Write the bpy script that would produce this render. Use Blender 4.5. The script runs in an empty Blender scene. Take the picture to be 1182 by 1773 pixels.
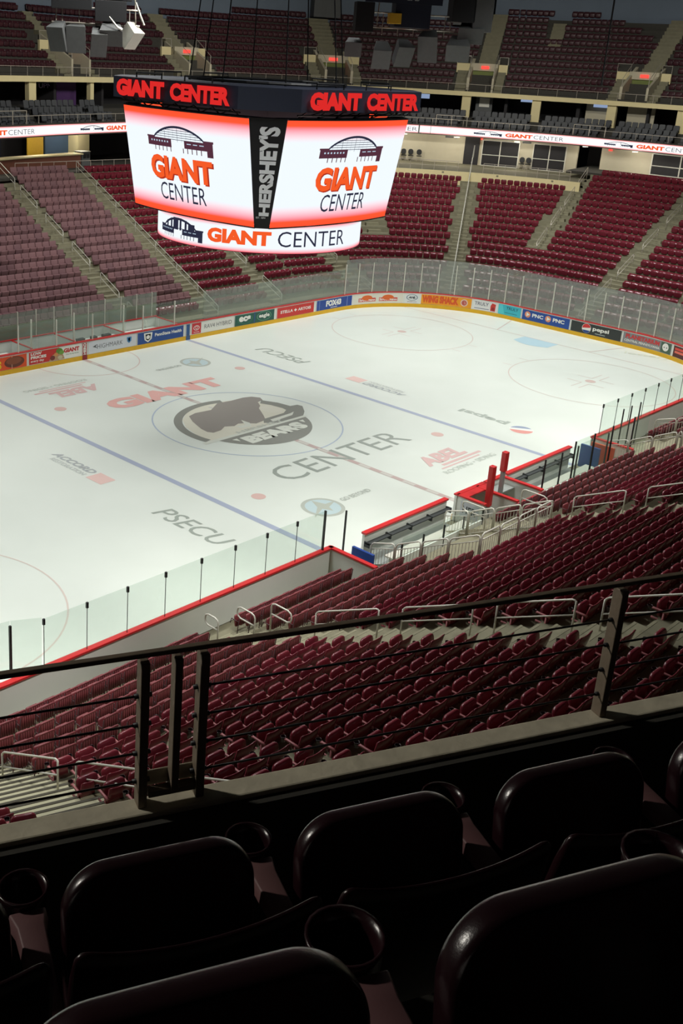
import bpy, math, random
from math import sin, cos, pi, radians, hypot, atan2, sqrt
from mathutils import Vector, Matrix
random.seed(7)
C = bpy.context.scene.collection

# ------------------------------------------------------------------ camera
F_PX = 1841.56
yaw, pitch, roll = 0.793382, 0.3334, 0.0544543
fw = Vector((sin(yaw)*cos(pitch), cos(yaw)*cos(pitch), -sin(pitch)))
rt = Vector((cos(yaw), -sin(yaw), 0)); up = rt.cross(fw)
rr = cos(roll)*rt + sin(roll)*up; uu = -sin(roll)*rt + cos(roll)*up
cam = bpy.data.cameras.new('camera'); co = bpy.data.objects.new('camera', cam); C.objects.link(co)
co.matrix_world = Matrix(((rr.x, uu.x, -fw.x, -34.7905), (rr.y, uu.y, -fw.y, -33.4571), (rr.z, uu.z, -fw.z, 16.7149), (0, 0, 0, 1)))
cam.sensor_fit = 'VERTICAL'; cam.sensor_height = 36; cam.sensor_width = 24
cam.lens = F_PX*36/1773; cam.shift_x = 182.546/1773; cam.shift_y = -157.535/1773
cam.clip_start = 0.05; cam.clip_end = 400
bpy.context.scene.camera = co
vs = bpy.context.scene.view_settings
vs.view_transform = 'Standard'; vs.look = 'None'; vs.exposure = 0.0; vs.gamma = 1.0; vs.use_curve_mapping = False

# ------------------------------------------------------------------ light
w = bpy.data.worlds.new('world'); bpy.context.scene.world = w; w.use_nodes = True
w.node_tree.nodes['Background'].inputs[0].default_value = (0.62, 0.75, 0.9, 1)
w.node_tree.nodes['Background'].inputs[1].default_value = 0.018
def spot(name, loc, to, power, angle, blend, rad, col=(1.0, 0.99, 0.93)):
    l = bpy.data.lights.new(name, 'SPOT'); l.energy = power; l.spot_size = radians(angle); l.spot_blend = blend
    l.shadow_soft_size = rad; l.color = col
    o = bpy.data.objects.new(name, l); C.objects.link(o); o.location = loc
    o.rotation_euler = (Vector(to)-Vector(loc)).to_track_quat('-Z', 'Y').to_euler()
for x in (-28, -14, 0, 14, 28):
    for y in (-9.5, 9.5):
        spot('rink_light', (x, y, 25), (x*.97, y, 0), {14: 6100, 28: 13000}.get(x, 6600), 112, 0.5, 2.8, (.985, 1.0, .975))
for x in (0, 14, 28): spot('far_stand_light', (x, 2, 25), (x+3, 30, 9), 7600, 72, 0.8, 0.25)
for y in (9, -4): spot('end_stand_light', (22, y, 25), (50, y+6, 9), 7600, 72, 0.8, 0.25)
for x in (-22, -10, 4, 18): spot('near_stand_light', (x, -2, 25), (x-1, -21, 3), 4600, 58, 0.7, 0.3)
for x, y, tx, ty in ((10, 5, 20, 40), (22, 5, 44, 36), (30, 0, 62, 16)): spot('upper_deck_light', (x, y, 25.5), (tx, ty, 16), 6800, 84, 0.9, 0.6, (1, .95, .85))
spot('camera_deck_light', (-44, -14, 25.5), (-32.5, -31.5, 15), 7600, 50, 0.9, .8, (1, .95, .85))
for x in (-25, -17, -9, -1, 7, 15): spot('board_fill', (x, -26.5, 25), (x, -12.6, 0.3), 11500, 32, 0.9, 0.6)  # spots added to stand in for bounce on the boards' stand-side face

# ------------------------------------------------------------------ materials
def srgb(r, g, b):
    f = lambda c: (c/255/12.92 if c/255 <= .04045 else ((c/255+.055)/1.055)**2.4)
    return (f(r), f(g), f(b), 1)
MATS = {}
def mat(name, rgb, rough=.5, metal=0, spec=.5, noise=0, scale=5, bump=0, emit=None, coat=0):
    if name in MATS: return MATS[name]
    m = bpy.data.materials.new(name); m.use_nodes = True; nt = m.node_tree; b = nt.nodes['Principled BSDF']
    col = srgb(*rgb); b.inputs['Base Color'].default_value = col; b.inputs['Roughness'].default_value = rough
    b.inputs['Metallic'].default_value = metal; b.inputs['Specular IOR Level'].default_value = spec
    if coat: b.inputs['Coat Weight'].default_value = coat; b.inputs['Coat Roughness'].default_value = .15
    if emit: b.inputs['Emission Color'].default_value = srgb(*rgb); b.inputs['Emission Strength'].default_value = emit
    if noise or bump:
        tc = nt.nodes.new('ShaderNodeTexCoord'); n = nt.nodes.new('ShaderNodeTexNoise'); n.inputs['Scale'].default_value = scale
        n.inputs['Detail'].default_value = 5; nt.links.new(tc.outputs['Object'], n.inputs['Vector'])
        if noise:
            mx = nt.nodes.new('ShaderNodeMix'); mx.data_type = 'RGBA'; mx.inputs[6].default_value = tuple(c*(1-noise) for c in col[:3])+(1,)
            mx.inputs[7].default_value = tuple(min(1, c*(1+noise)) for c in col[:3])+(1,)
            nt.links.new(n.outputs['Fac'], mx.inputs[0]); nt.links.new(mx.outputs[2], b.inputs['Base Color'])
        if bump:
            bp = nt.nodes.new('ShaderNodeBump'); bp.inputs['Strength'].default_value = bump; bp.inputs['Distance'].default_value = .01
            nt.links.new(n.outputs['Fac'], bp.inputs['Height']); nt.links.new(bp.outputs['Normal'], b.inputs['Normal'])
    MATS[name] = m; return m
def seatmat(name, a, b_, rough):
    m = bpy.data.materials.new(name); m.use_nodes = True; nt = m.node_tree; b = nt.nodes['Principled BSDF']
    oi = nt.nodes.new('ShaderNodeObjectInfo'); mx = nt.nodes.new('ShaderNodeMix'); mx.data_type = 'RGBA'
    mx.inputs[6].default_value = srgb(*a); mx.inputs[7].default_value = srgb(*b_)
    nt.links.new(oi.outputs['Random'], mx.inputs[0]); nt.links.new(mx.outputs[2], b.inputs['Base Color'])
    b.inputs['Roughness'].default_value = rough
    tc = nt.nodes.new('ShaderNodeTexCoord'); n = nt.nodes.new('ShaderNodeTexNoise'); n.inputs['Scale'].default_value = 250
    nt.links.new(tc.outputs['Object'], n.inputs['Vector'])
    bp = nt.nodes.new('ShaderNodeBump'); bp.inputs['Strength'].default_value = .12; bp.inputs['Distance'].default_value = .002
    nt.links.new(n.outputs['Fac'], bp.inputs['Height']); nt.links.new(bp.outputs['Normal'], b.inputs['Normal'])
    MATS[name] = m; return m
def glassmat(name, tint, veil, veilcol, rough=.25):
    m = bpy.data.materials.new(name); m.use_nodes = True; nt = m.node_tree; nt.nodes.clear()
    o = nt.nodes.new('ShaderNodeOutputMaterial'); t = nt.nodes.new('ShaderNodeBsdfTransparent'); t.inputs[0].default_value = tint
    d = nt.nodes.new('ShaderNodeBsdfDiffuse'); d.inputs[0].default_value = veilcol
    g = nt.nodes.new('ShaderNodeBsdfGlossy'); g.inputs['Roughness'].default_value = .04
    tc = nt.nodes.new('ShaderNodeTexCoord'); n = nt.nodes.new('ShaderNodeTexNoise'); n.inputs['Scale'].default_value = 2.5
    n.inputs['Detail'].default_value = 8; nt.links.new(tc.outputs['Object'], n.inputs['Vector'])
    mr = nt.nodes.new('ShaderNodeMapRange'); mr.inputs['To Min'].default_value = veil*.7; mr.inputs['To Max'].default_value = veil*1.3
    nt.links.new(n.outputs['Fac'], mr.inputs['Value'])
    a = nt.nodes.new('ShaderNodeMixShader'); nt.links.new(mr.outputs[0], a.inputs[0]); nt.links.new(t.outputs[0], a.inputs[1]); nt.links.new(d.outputs[0], a.inputs[2])
    b = nt.nodes.new('ShaderNodeMixShader'); b.inputs[0].default_value = .03; nt.links.new(a.outputs[0], b.inputs[1]); nt.links.new(g.outputs[0], b.inputs[2])
    nt.links.new(b.outputs[0], o.inputs[0]); MATS[name] = m; return m
def emis(name, rgb, s):
    m = bpy.data.materials.new(name); m.use_nodes = True; nt = m.node_tree; nt.nodes.clear()
    o = nt.nodes.new('ShaderNodeOutputMaterial'); e = nt.nodes.new('ShaderNodeEmission'); e.inputs[0].default_value = srgb(*rgb); e.inputs[1].default_value = s
    nt.links.new(e.outputs[0], o.inputs[0]); MATS[name] = m; return m
def emis_attr(name, s):
    m = bpy.data.materials.new(name); m.use_nodes = True; nt = m.node_tree; nt.nodes.clear()
    o = nt.nodes.new('ShaderNodeOutputMaterial'); e = nt.nodes.new('ShaderNodeEmission'); a = nt.nodes.new('ShaderNodeAttribute'); a.attribute_name = 'Col'
    e.inputs[1].default_value = s; nt.links.new(a.outputs['Color'], e.inputs[0]); nt.links.new(e.outputs[0], o.inputs[0]); MATS[name] = m; return m
seatmat('seat_plastic', (104, 34, 46), (122, 42, 52), .26)
seatmat('seat_gloss', (100, 32, 44), (112, 38, 50), .15)
seatmat('seat_plastic_slat', (112, 50, 56), (128, 60, 64), .5)
seatmat('seat_dark', (30, 12, 17), (36, 15, 20), .27)  # foreground maroon with its shade put into the colour; also near cup holders
seatmat('arm_pink', (150, 88, 92), (162, 98, 100), .5)
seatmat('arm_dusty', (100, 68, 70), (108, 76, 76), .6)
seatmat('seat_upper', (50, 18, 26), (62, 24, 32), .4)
seatmat('seat_padded', (112, 80, 84), (128, 92, 94), .75)
seatmat('seat_club', (62, 64, 68), (76, 78, 80), .6)
mat('seat_hardware', (70, 45, 48), .5)
mat('concrete', (124, 120, 98), .85, noise=.18, scale=3, bump=.2)
mat('concrete_step', (138, 134, 110), .8, noise=.14, scale=6)
mat('stair_pale', (176, 172, 144), .8, noise=.1, scale=5)
mat('step_edge', (70, 66, 54), .8, noise=.06, scale=6)
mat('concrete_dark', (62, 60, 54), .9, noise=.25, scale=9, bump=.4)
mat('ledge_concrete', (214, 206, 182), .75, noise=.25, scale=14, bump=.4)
mat('beige', (222, 208, 160), .8, noise=.05, scale=2)
mat('beige_wall', (190, 182, 158), .8, noise=.06, scale=2)
mat('grey_wall', (108, 120, 134), .9, noise=.06, scale=.6)
mat('dark_wall', (38, 36, 38), .8, noise=.15, scale=2)
mat('ceiling_dark', (60, 62, 66), .9, noise=.1, scale=1)
mat('brown', (104, 62, 46), .6, noise=.15, scale=3)
mat('yellow_banner', (206, 164, 40), .7, noise=.1, scale=4)
mat('blue_wall', (66, 88, 112), .8, noise=.1, scale=2)
mat('purple_wall', (66, 36, 84), .8, noise=.1, scale=2)
mat('green_paint', (110, 120, 60), .7, noise=.1, scale=4)
mat('steel', (196, 188, 176), .35, metal=.35, noise=.08, scale=8)
mat('steel_white', (214, 212, 200), .4, metal=.1, noise=.05, scale=8)
mat('rail_dark', (128, 114, 98), .5, metal=.1, noise=.2, scale=30, bump=.3)
mat('black_metal', (36, 36, 38), .45, metal=.3, noise=.1, scale=10)
mat('speaker_grey', (88, 90, 90), .7, noise=.15, scale=6)
mat('speaker_black', (26, 27, 30), .6, noise=.2, scale=6)
mat('white_board', (226, 230, 222), .35, noise=.02, scale=3)
mat('grey_board', (150, 156, 152), .5, noise=.1, scale=4)
mat('red_cap', (206, 44, 46), .35, noise=.06, scale=5)
mat('yellow_kick', (226, 176, 24), .4, noise=.06, scale=3)
mat('rubber', (58, 62, 62), .8, noise=.1, scale=6)
mat('banner_dark', (28, 34, 52), .6, noise=.15, scale=5)
mat('pillar_black', (18, 18, 24), .55, noise=.1, scale=6)
mat('pillar_silver', (236, 238, 242), .5, noise=.04, scale=4)
glassmat('glass_near', (.94, .975, .955, 1), .05, srgb(205, 225, 212))
glassmat('glass_end', (.80, .82, .80, 1), .24, srgb(196, 200, 194))
glassmat('glass_side', (.84, .87, .84, 1), .22, srgb(190, 200, 190))
glassmat('door_glass', (.35, .38, .42, 1), .10, srgb(60, 66, 74))
emis('fill_glow', (255, 240, 214), 2.5)  # glow of the added concourse fill fixtures
emis('exit_red', (255, 70, 60), 1.6)
emis('sign_red', (226, 44, 42), .95)
emis('led_orange', (246, 92, 40), 1.0); emis('led_orange_dark', (176, 52, 30), 1.0)
emis('led_navy', (44, 46, 66), 1.0); emis('led_brown', (84, 48, 62), 1.0); emis('led_blue', (190, 214, 232), 1.0)
emis('tv_glow', (150, 170, 205), .8)
emis_attr('led_screen', 1.05)
def flat(rgb, rough=.4):
    n = 'print_%d_%d_%d' % rgb
    return MATS.get(n) or mat(n, rgb, rough, noise=.02, scale=3)

# ------------------------------------------------------------------ mesh builder
class MB:
    def __init__(s): s.v = []; s.f = []; s.c = None
    def add(s, vs_, fs, M=None):
        n = len(s.v)
        s.v += [tuple(M @ Vector(v)) for v in vs_] if M is not None else [tuple(v) for v in vs_]
        s.f += [tuple(i+n for i in f) for f in fs]; return s
    def box(s, x0, x1, y0, y1, z0, z1, M=None):
        return s.add([(x0, y0, z0), (x1, y0, z0), (x1, y1, z0), (x0, y1, z0), (x0, y0, z1), (x1, y0, z1), (x1, y1, z1), (x0, y1, z1)],
                     [(0, 3, 2, 1), (4, 5, 6, 7), (0, 1, 5, 4), (1, 2, 6, 5), (2, 3, 7, 6), (3, 0, 4, 7)], M)
    def hexa(s, p): # eight corners, bottom four then top four
        return s.add(p, [(0, 3, 2, 1), (4, 5, 6, 7), (0, 1, 5, 4), (1, 2, 6, 5), (2, 3, 7, 6), (3, 0, 4, 7)])
    def tube(s, pts, r, n=6, M=None, cap=True):
        P = [Vector(p) for p in pts]; rings = []; prev = None
        for i, p in enumerate(P):
            d = (P[min(i+1, len(P)-1)]-P[max(i-1, 0)]).normalized()
            a = (prev - d*prev.dot(d)) if prev is not None else d.orthogonal()
            if a.length < 1e-6: a = d.orthogonal()
            a.normalize(); prev = a; b = d.cross(a); ri = r[i] if isinstance(r, (list, tuple)) else r
            rings.append([p+ri*(cos(2*pi*k/n)*a+sin(2*pi*k/n)*b) for k in range(n)])
        vs_ = [v for R in rings for v in R]; fs = []
        for i in range(len(P)-1):
            for k in range(n): fs.append((i*n+k, i*n+(k+1) % n, (i+1)*n+(k+1) % n, (i+1)*n+k))
        if cap: fs += [tuple(range(n))[::-1], tuple((len(P)-1)*n+k for k in range(n))]
        return s.add(vs_, fs, M)
    def grid(s, rows, close=False, M=None):
        n = len(rows[0]); vs_ = [v for R in rows for v in R]; fs = []
        for i in range(len(rows)-1):
            for k in range(n-(0 if close else 1)): fs.append((i*n+k, i*n+(k+1) % n, (i+1)*n+(k+1) % n, (i+1)*n+k))
        return s.add(vs_, fs, M)
    def loft(s, rows, M=None):   # closed rings with end caps
        n = len(rows[0]); s.grid(rows, True, M); b = len(s.v)-n*len(rows)
        s.f += [tuple(b+k for k in range(n))[::-1], tuple(b+n*(len(rows)-1)+k for k in range(n))]; return s
    def extrude(s, poly, fn, z0, z1):  # polygon (x,y) through mapping fn(x,y,z)
        n = len(poly); return s.add([fn(x, y, z0) for x, y in poly]+[fn(x, y, z1) for x, y in poly],
            [tuple(range(n))[::-1], tuple(range(n, 2*n))]+[(k, (k+1) % n, n+(k+1) % n, n+k) for k in range(n)])
    def build(s, name, m, parent=None, smooth=False, bevel=0, seg=2, sub=0):
        me = bpy.data.meshes.new(name); me.from_pydata(s.v, [], s.f); me.update()
        if s.c:
            at = me.color_attributes.new('Col', 'FLOAT_COLOR', 'POINT')
            for i, c in enumerate(s.c): at.data[i].color = c
        if smooth: me.shade_smooth()
        me.materials.append(MATS[m] if isinstance(m, str) else m)
        o = bpy.data.objects.new(name, me); C.objects.link(o)
        if parent is not None: o.parent = parent
        if bevel:
            b = o.modifiers.new('bevel', 'BEVEL'); b.width = bevel; b.segments = seg; b.limit_method = 'ANGLE'; b.angle_limit = radians(35)
        if sub: q = o.modifiers.new('sub', 'SUBSURF'); q.levels = sub; q.render_levels = sub
        return o
def tag(o, label=None, cat=None, group=None, kind=None):
    if label: o['label'] = label
    if cat: o['category'] = cat
    if group: o['group'] = group
    if kind: o['kind'] = kind
    return o
def empty(name, loc=(0, 0, 0), rz=0):
    o = bpy.data.objects.new(name, None); C.objects.link(o); o.location = loc; o.rotation_euler = (0, 0, rz); o.empty_display_size = .2; return o
def struct(o): o['kind'] = 'structure'; return o
def copy_tree(o, parent=None):
    c = o.copy(); C.objects.link(c); c.parent = parent
    for ch in list(o.children): copy_tree(ch, c)
    return c

_tc = {}
def glyphs(txt, bold=0.0):
    k = (txt, bold)
    if k in _tc: return _tc[k]
    cu = bpy.data.curves.new('t', 'FONT'); cu.body = txt; cu.size = 1; cu.offset = bold; cu.resolution_u = 3
    ob = bpy.data.objects.new('t', cu); C.objects.link(ob); dg = bpy.context.evaluated_depsgraph_get(); dg.update()
    me = bpy.data.meshes.new_from_object(ob.evaluated_get(dg))
    V = [tuple(v.co) for v in me.vertices]; Fc = [tuple(p.vertices) for p in me.polygons]
    bpy.data.objects.remove(ob); bpy.data.curves.remove(cu); bpy.data.meshes.remove(me)
    x0 = min(v[0] for v in V); x1 = max(v[0] for v in V); y0 = min(v[1] for v in V); y1 = max(v[1] for v in V)
    _tc[k] = ([((v[0]-x0)/(x1-x0), (v[1]-y0)/(y1-y0)) for v in V], Fc); return _tc[k]
def text(txt, x0, x1, y0, y1, fn, m, parent, name='lettering', bold=.02, z=.01, shear=0, mb=None, thick=0):
    V, Fc = glyphs(txt, bold); M = mb or MB()
    mp = [(x0+(x1-x0)*a+shear*(b-.5)*(y1-y0), y0+(y1-y0)*b) for a, b in V]
    M.add([fn(a, b, z) for a, b in mp], Fc)
    if thick: M.add([fn(a, b, z-thick) for a, b in mp], [f[::-1] for f in Fc])
    return M if mb is not None else M.build(name, m, parent)
def rect(x0, x1, y0, y1, fn, z=.006, mb=None, nx=1):
    M = mb or MB()
    M.grid([[fn(x0+(x1-x0)*i/nx, y, z) for i in range(nx+1)] for y in (y0, y1)]); return M
def disc(cx, cy, rx, ry, fn, z=.008, n=28, mb=None, a0=0, a1=360):
    M = mb or MB(); full = abs(a1-a0) >= 360
    pts = [fn(cx+rx*cos(radians(a0+(a1-a0)*k/n)), cy+ry*sin(radians(a0+(a1-a0)*k/n)), z) for k in range(n if full else n+1)]
    M.add(pts, [tuple(range(len(pts)))]); return M
def ring(cx, cy, r0, r1, fn, z=.008, n=48, mb=None, a0=0, a1=360, ey=1):
    M = mb or MB()
    M.grid([[fn(cx+r*cos(radians(a0+(a1-a0)*k/n)), cy+ey*r*sin(radians(a0+(a1-a0)*k/n)), z) for k in range(n+1)] for r in (r0, r1)]); return M

# ------------------------------------------------------------------ rink plan
HX, HY, RC = 30.48, 12.95, 8.53
CX, CY = HX-RC, HY-RC
QA = RC*pi/2; S1 = CX; S2 = CX+QA; S3 = S2+2*CY; S4 = S3+QA; S5 = S4+2*CX; S6 = S5+QA; S7 = S6+2*CY; S8 = S7+QA
def rp(s, d=0):
    """point at board arclength s (0 = far side centre line, clockwise seen from above), d metres outside the boards; outward normal"""
    if s <= S1: return Vector((s, HY+d)), Vector((0, 1))
    if s <= S2: a = pi/2-(s-S1)/RC; c = Vector((CX, CY))
    elif s <= S3: return Vector((HX+d, CY-(s-S2))), Vector((1, 0))
    elif s <= S4: a = -(s-S3)/RC; c = Vector((CX, -CY))
    elif s <= S5: return Vector((CX-(s-S4), -HY-d)), Vector((0, -1))
    elif s <= S6: a = -pi/2-(s-S5)/RC; c = Vector((-CX, -CY))
    elif s <= S7: return Vector((-HX-d, -CY+(s-S6))), Vector((-1, 0))
    elif s <= S8: a = -pi-(s-S7)/RC; c = Vector((-CX, CY))
    else: return Vector((-CX+(s-S8), HY+d)), Vector((0, 1))
    n = Vector((cos(a), sin(a))); return c+n*(RC+d), n
def breaks(s0, s1, step=1.0):
    out = [s0]; s = s0
    for b in (S1, S2, S3, S4, S5, S6, S7, S8, s1):
        if b <= s0 or b > s1: continue
        n = max(1, int(math.ceil((b-s)/step))); out += [s+(b-s)*k/n for k in range(1, n+1)]; s = b
    return out
def band(prof, s0, s1, step=1.0, mb=None, close=False):
    """sweep a (d,z) profile along the boards path"""
    M = mb or MB(); rows = []
    for s in breaks(s0, s1, step):
        rows.append([(rp(s, d)[0].x, rp(s, d)[0].y, z) for d, z in prof])
    M.loft(rows) if close else M.grid(rows); return M

# ------------------------------------------------------------------ ice and its markings
def icemat():
    m = bpy.data.materials.new('ice'); m.use_nodes = True; nt = m.node_tree; b = nt.nodes['Principled BSDF']
    b.inputs['Roughness'].default_value = .42; b.inputs['Specular IOR Level'].default_value = .35
    tc = nt.nodes.new('ShaderNodeTexCoord'); n = nt.nodes.new('ShaderNodeTexNoise'); n.inputs['Scale'].default_value = .35; n.inputs['Detail'].default_value = 6
    nt.links.new(tc.outputs['Object'], n.inputs['Vector'])
    mx = nt.nodes.new('ShaderNodeMix'); mx.data_type = 'RGBA'; mx.inputs[6].default_value = srgb(212, 219, 210); mx.inputs[7].default_value = srgb(223, 229, 221)
    nt.links.new(n.outputs['Fac'], mx.inputs[0]); nt.links.new(mx.outputs[2], b.inputs['Base Color'])
    n2 = nt.nodes.new('ShaderNodeTexNoise'); n2.inputs['Scale'].default_value = 1.4; n2.inputs['Detail'].default_value = 8; nt.links.new(tc.outputs['Object'], n2.inputs['Vector'])
    mr = nt.nodes.new('ShaderNodeMapRange'); mr.inputs['To Min'].default_value = .26; mr.inputs['To Max'].default_value = .5
    nt.links.new(n2.outputs['Fac'], mr.inputs['Value']); nt.links.new(mr.outputs[0], b.inputs['Roughness']); MATS['ice'] = m
icemat()
M = MB(); pts = [rp(s)[0] for s in breaks(-CX, S8-.01, 1.2)]; M.add([(p.x, p.y, 0) for p in pts], [tuple(range(len(pts)))[::-1]])
ice = struct(M.build('floor', 'ice'))
struct(MB().box(-75, 75, -62, 62, -.4, -.03).build('floor', 'concrete'))
def icef(ox, oy, rot=0, base=.004):
    c, s = cos(radians(rot)), sin(radians(rot))
    return lambda x, y, z: (ox+c*x-s*y, oy+s*x+c*y, base+z*.5)
I0 = icef(0, 0)
def ip(rgb): return flat(tuple(int(c*.68+k*.32) for c, k in zip(rgb, (224, 230, 218))), .4)
RED, BLUE, GREY, BLK = (200, 164, 158), (160, 170, 190), (122, 130, 124), (98, 98, 92)
rect(-.14, .14, -12.93, 12.93, I0, .002).build('centre_line', ip((172, 140, 138)), ice)
M = MB()
for k in range(-20, 21, 2): rect(-.1, .1, k*.6-.3, k*.6+.3, I0, .003, mb=M)
M.build('line_dash', ip((190, 184, 178)), ice)
for x in (-7.77, 7.77): rect(x-.15, x+.15, -12.93, 12.93, I0, .002).build('blue_line', ip((140, 150, 184)), ice)
for x in (-27.13, 27.13):
    yy = 11.3; rect(x-.03, x+.03, -yy, yy, I0, .002).build('goal_line', ip(RED), ice)
ring(0, 0, 4.53, 4.6, I0, .002, 72).build('centre_circle', ip((150, 166, 196)), ice)
for sx in (-1, 1):
    for sy in (-1, 1):
        disc(sx*6.1, sy*6.71, .3, .3, I0, .003).build('faceoff_spot', ip((208, 160, 154)), ice)
        cx, cy = sx*21.03, sy*6.71
        ring(cx, cy, 4.54, 4.6, I0, .002, 72).build('faceoff_circle', ip((204, 182, 174)), ice)
        disc(cx, cy, .3, .3, I0, .003).build('faceoff_spot', ip((200, 164, 158)), ice)
        M = MB()
        for ax in (-1, 1):
            for ay in (-1, 1):
                rect(cx+min(ax*.6, ax*1.8), cx+max(ax*.6, ax*1.8), cy+ay*.23-.025, cy+ay*.23+.025, I0, .002, mb=M)
                rect(cx+ax*.6-.025, cx+ax*.6+.025, cy+min(ay*.23, ay*1.13), cy+max(ay*.23, ay*1.13), I0, .002, mb=M)
        for ax in (-.92, .92):
            for ay in (-1, 1): rect(cx+ax-.025, cx+ax+.025, cy+min(ay*4.6, ay*5.2), cy+max(ay*4.6, ay*5.2), I0, .002, mb=M)
        M.build('faceoff_marks', ip((206, 180, 174)), ice)
    M = MB(); g = sx*27.1
    M.add([(g, 1.22, .006), (g-sx*1.37, 1.22, .006)]+[(g-sx*(1.37+.46*sin(pi*k/8)), 1.22-2.44*k/8, .006) for k in range(1, 8)]+[(g-sx*1.37, -1.22, .006), (g, -1.22, .006)], [tuple(range(11))])
    M.build('goal_crease', ip((160, 200, 220)), ice)
    M = MB()
    for sy in (-1, 1): M.add([(g, sy*3.3, .006), (g, sy*3.37, .006), (sx*30.4, sy*4.3, .006), (sx*30.4, sy*4.22, .006)], [(0, 1, 2, 3)])
    M.build('trapezoid_line', ip(RED), ice)
ring(0, 12.9, 3.02, 3.08, I0, .002, 48, a0=180, a1=360).build('referee_crease', ip(RED), ice)
# lettering under the ice
f = icef(0, 0)
text('GIANT', -3.95, 3.55, 4.95, 6.4, f, ip((226, 150, 144)), ice, bold=.06)
text('CENTER', -3.95, 4.5, -6.45, -4.95, f, ip(GREY), ice, bold=-.005)
for s in (1, -1):
    r = 0 if s > 0 else 180
    f = icef(-10.05*s, -7.2*s, -90+r); text('PSECU', -1.8, 1.75, -.48, .42, f, ip((128, 138, 130)), ice, shear=.25, bold=.004)
    f = icef(-9.98*s, 0, -90+r)
    text('ACCORD', -1.95, .8, .02, .42, f, ip((150, 156, 162)), ice, bold=.04, shear=.3); text('RESTORATION', -1.6, .7, -.36, -.1, f, ip((184, 190, 188)), ice, bold=.02)
    rect(.95, 1.95, -.36, .42, f, .003).build('emblem', ip((226, 178, 172)), ice)
    f = icef(4.1*s, -8.85*s, r); A = ip((208, 158, 158))
    text('ABEL', -1.75, 1.2, -.2, .75, f, A, ice, bold=.05, shear=.2); M = rect(-1.2, 1.75, -.5, -.33, f, .003); rect(-1.6, 1.3, -.72, -.62, f, .003, mb=M); M.build('underline', A, ice)
    text('ROOFING • SIDING', -1.9, 1.95, -1.2, -.88, f, ip((172, 180, 172)), ice, bold=.01)
    f = icef(-4.83*s, -9.02*s, r)
    ring(0, 0, .72, .88, f, .003, 40).build('emblem_ring', ip((158, 164, 156)), ice); disc(0, 0, .72, .72, f, .0025).build('emblem', ip((170, 196, 204)), ice)
    M = MB(); M.add([f(x, y, .006) for x, y in [(-1.05, -.5), (-.2, .12), (.1, .7), (.3, .15), (.85, .1), (.2, -.15), (.05, -.5), (-.15, -.1)]], [tuple(range(8))]); M.build('emblem', ip((160, 166, 154)), ice)
    text('GO BEYOND', 1.1, 2.9, -.15, .15, f, ip((164, 172, 164)), ice, bold=.04)
f = icef(10.1, -8.2, 90)   # cola lettering, read from the far end
text('pepsi', .1, 2.85, -.6, .1, icef(10.1, -8.0, 90), ip((150, 160, 152)), ice, bold=.03)
f = icef(10.1, -8.85, 0)
disc(0, 0, .6, .6, f, .002, 30).build('emblem', ip((226, 230, 226)), ice)
disc(0, 0, .56, .56, f, .0032, 16, a0=128, a1=296).build('emblem', ip((218, 118, 112)), ice)
disc(0, 0, .56, .56, f, .0032, 16, a0=330, a1=462).build('emblem', ip((112, 128, 166)), ice)
text('lottery', .2, 3.0, -.35, .35, icef(29.0, -4.6, -70), ip((206, 210, 190)), ice, bold=.01)
# centre emblem: ring, prowling animal, dark lower segment with lettering
def inkpoly(pts, z, rgb):
    M = MB(); M.add([(x, y, z) for x, y in pts], [tuple(range(len(pts)))]); return M.build('emblem', ip(rgb), ice)
f0 = icef(0, 0)
inkpoly([(-3.27, -.95), (-3.25, .11), (-2.95, 1.15), (-2.4, 2.0), (-1.5, 2.72), (-.4, 3.12), (.61, 3.05), (1.9, 2.75), (2.56, 1.95), (2.99, .7), (2.9, -.95)], .0052, (212, 206, 186))
ring(-.05, -.05, 3.2, 3.62, f0, .0035, 40, a0=70, a1=194, ey=.95).build('emblem_ring', ip(BLK), ice)
inkpoly([(-1.77, 2.24), (-1.21, 2.41), (-.24, 2.31), (.73, 2.89), (1.57, 2.78), (2.46, 2.79), (2.94, 2.65), (3.19, 2.27), (3.0, 1.91), (2.56, 1.83), (2.24, 1.34), (1.9, 1.1), (1.3, .2), (.89, -.35), (.13, -.45), (-.25, -.1), (-.59, .05), (-.98, -.09), (-1.41, .13), (-1.9, -.14), (-2.42, -.18), (-2.58, .07), (-2.53, .53), (-2.16, 1.55)], .0062, (112, 102, 96))
inkpoly([(2.92, 1.95), (3.33, 1.18), (3.46, .41), (3.9, .34), (3.97, .05), (3.42, -.59), (2.9, -.98), (1.0, -.98), (.5, -.6), (.9, -.2), (2.37, -.15), (2.82, .1), (2.88, .4), (2.75, 1.1), (2.5, 1.6)], .0064, BLK)
M = MB(); disc(2.3, .62, .5, .6, f0, .006, 18, mb=M); M.build('emblem', ip((214, 208, 192)), ice)
inkpoly([(1.0, -.75), (2.5, -.62), (2.95, -.3), (2.6, -.38), (1.1, -.45)], .0094, (208, 210, 198))
inkpoly([(-.95, -.15), (-.45, -.3), (-.1, .35), (-.05, -.2), (-.35, -.6), (-.9, -.5)], .0078, (208, 210, 198))
M = MB(); n = 24
M.add([(-.05+3.1*cos(radians(a)), -.02+3.15*sin(radians(a)), .0062) for a in [200+140*k/n for k in range(n+1)]], [tuple(range(n+1))]); M.build('emblem', ip(BLK), ice)
inkpoly([(-3.75, -.86), (-3.8, -1.12), (3.0, -1.2), (2.95, -1.02)], .0096, (206, 208, 196))
text('HERSHEY', -1.55, 1.55, -.98, -.72, f0, ip((176, 180, 170)), ice, bold=.03, z=.02)
text('BEARS', -1.95, 1.95, -2.3, -1.4, f0, ip((214, 218, 206)), ice, bold=.075, z=.012)
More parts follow.
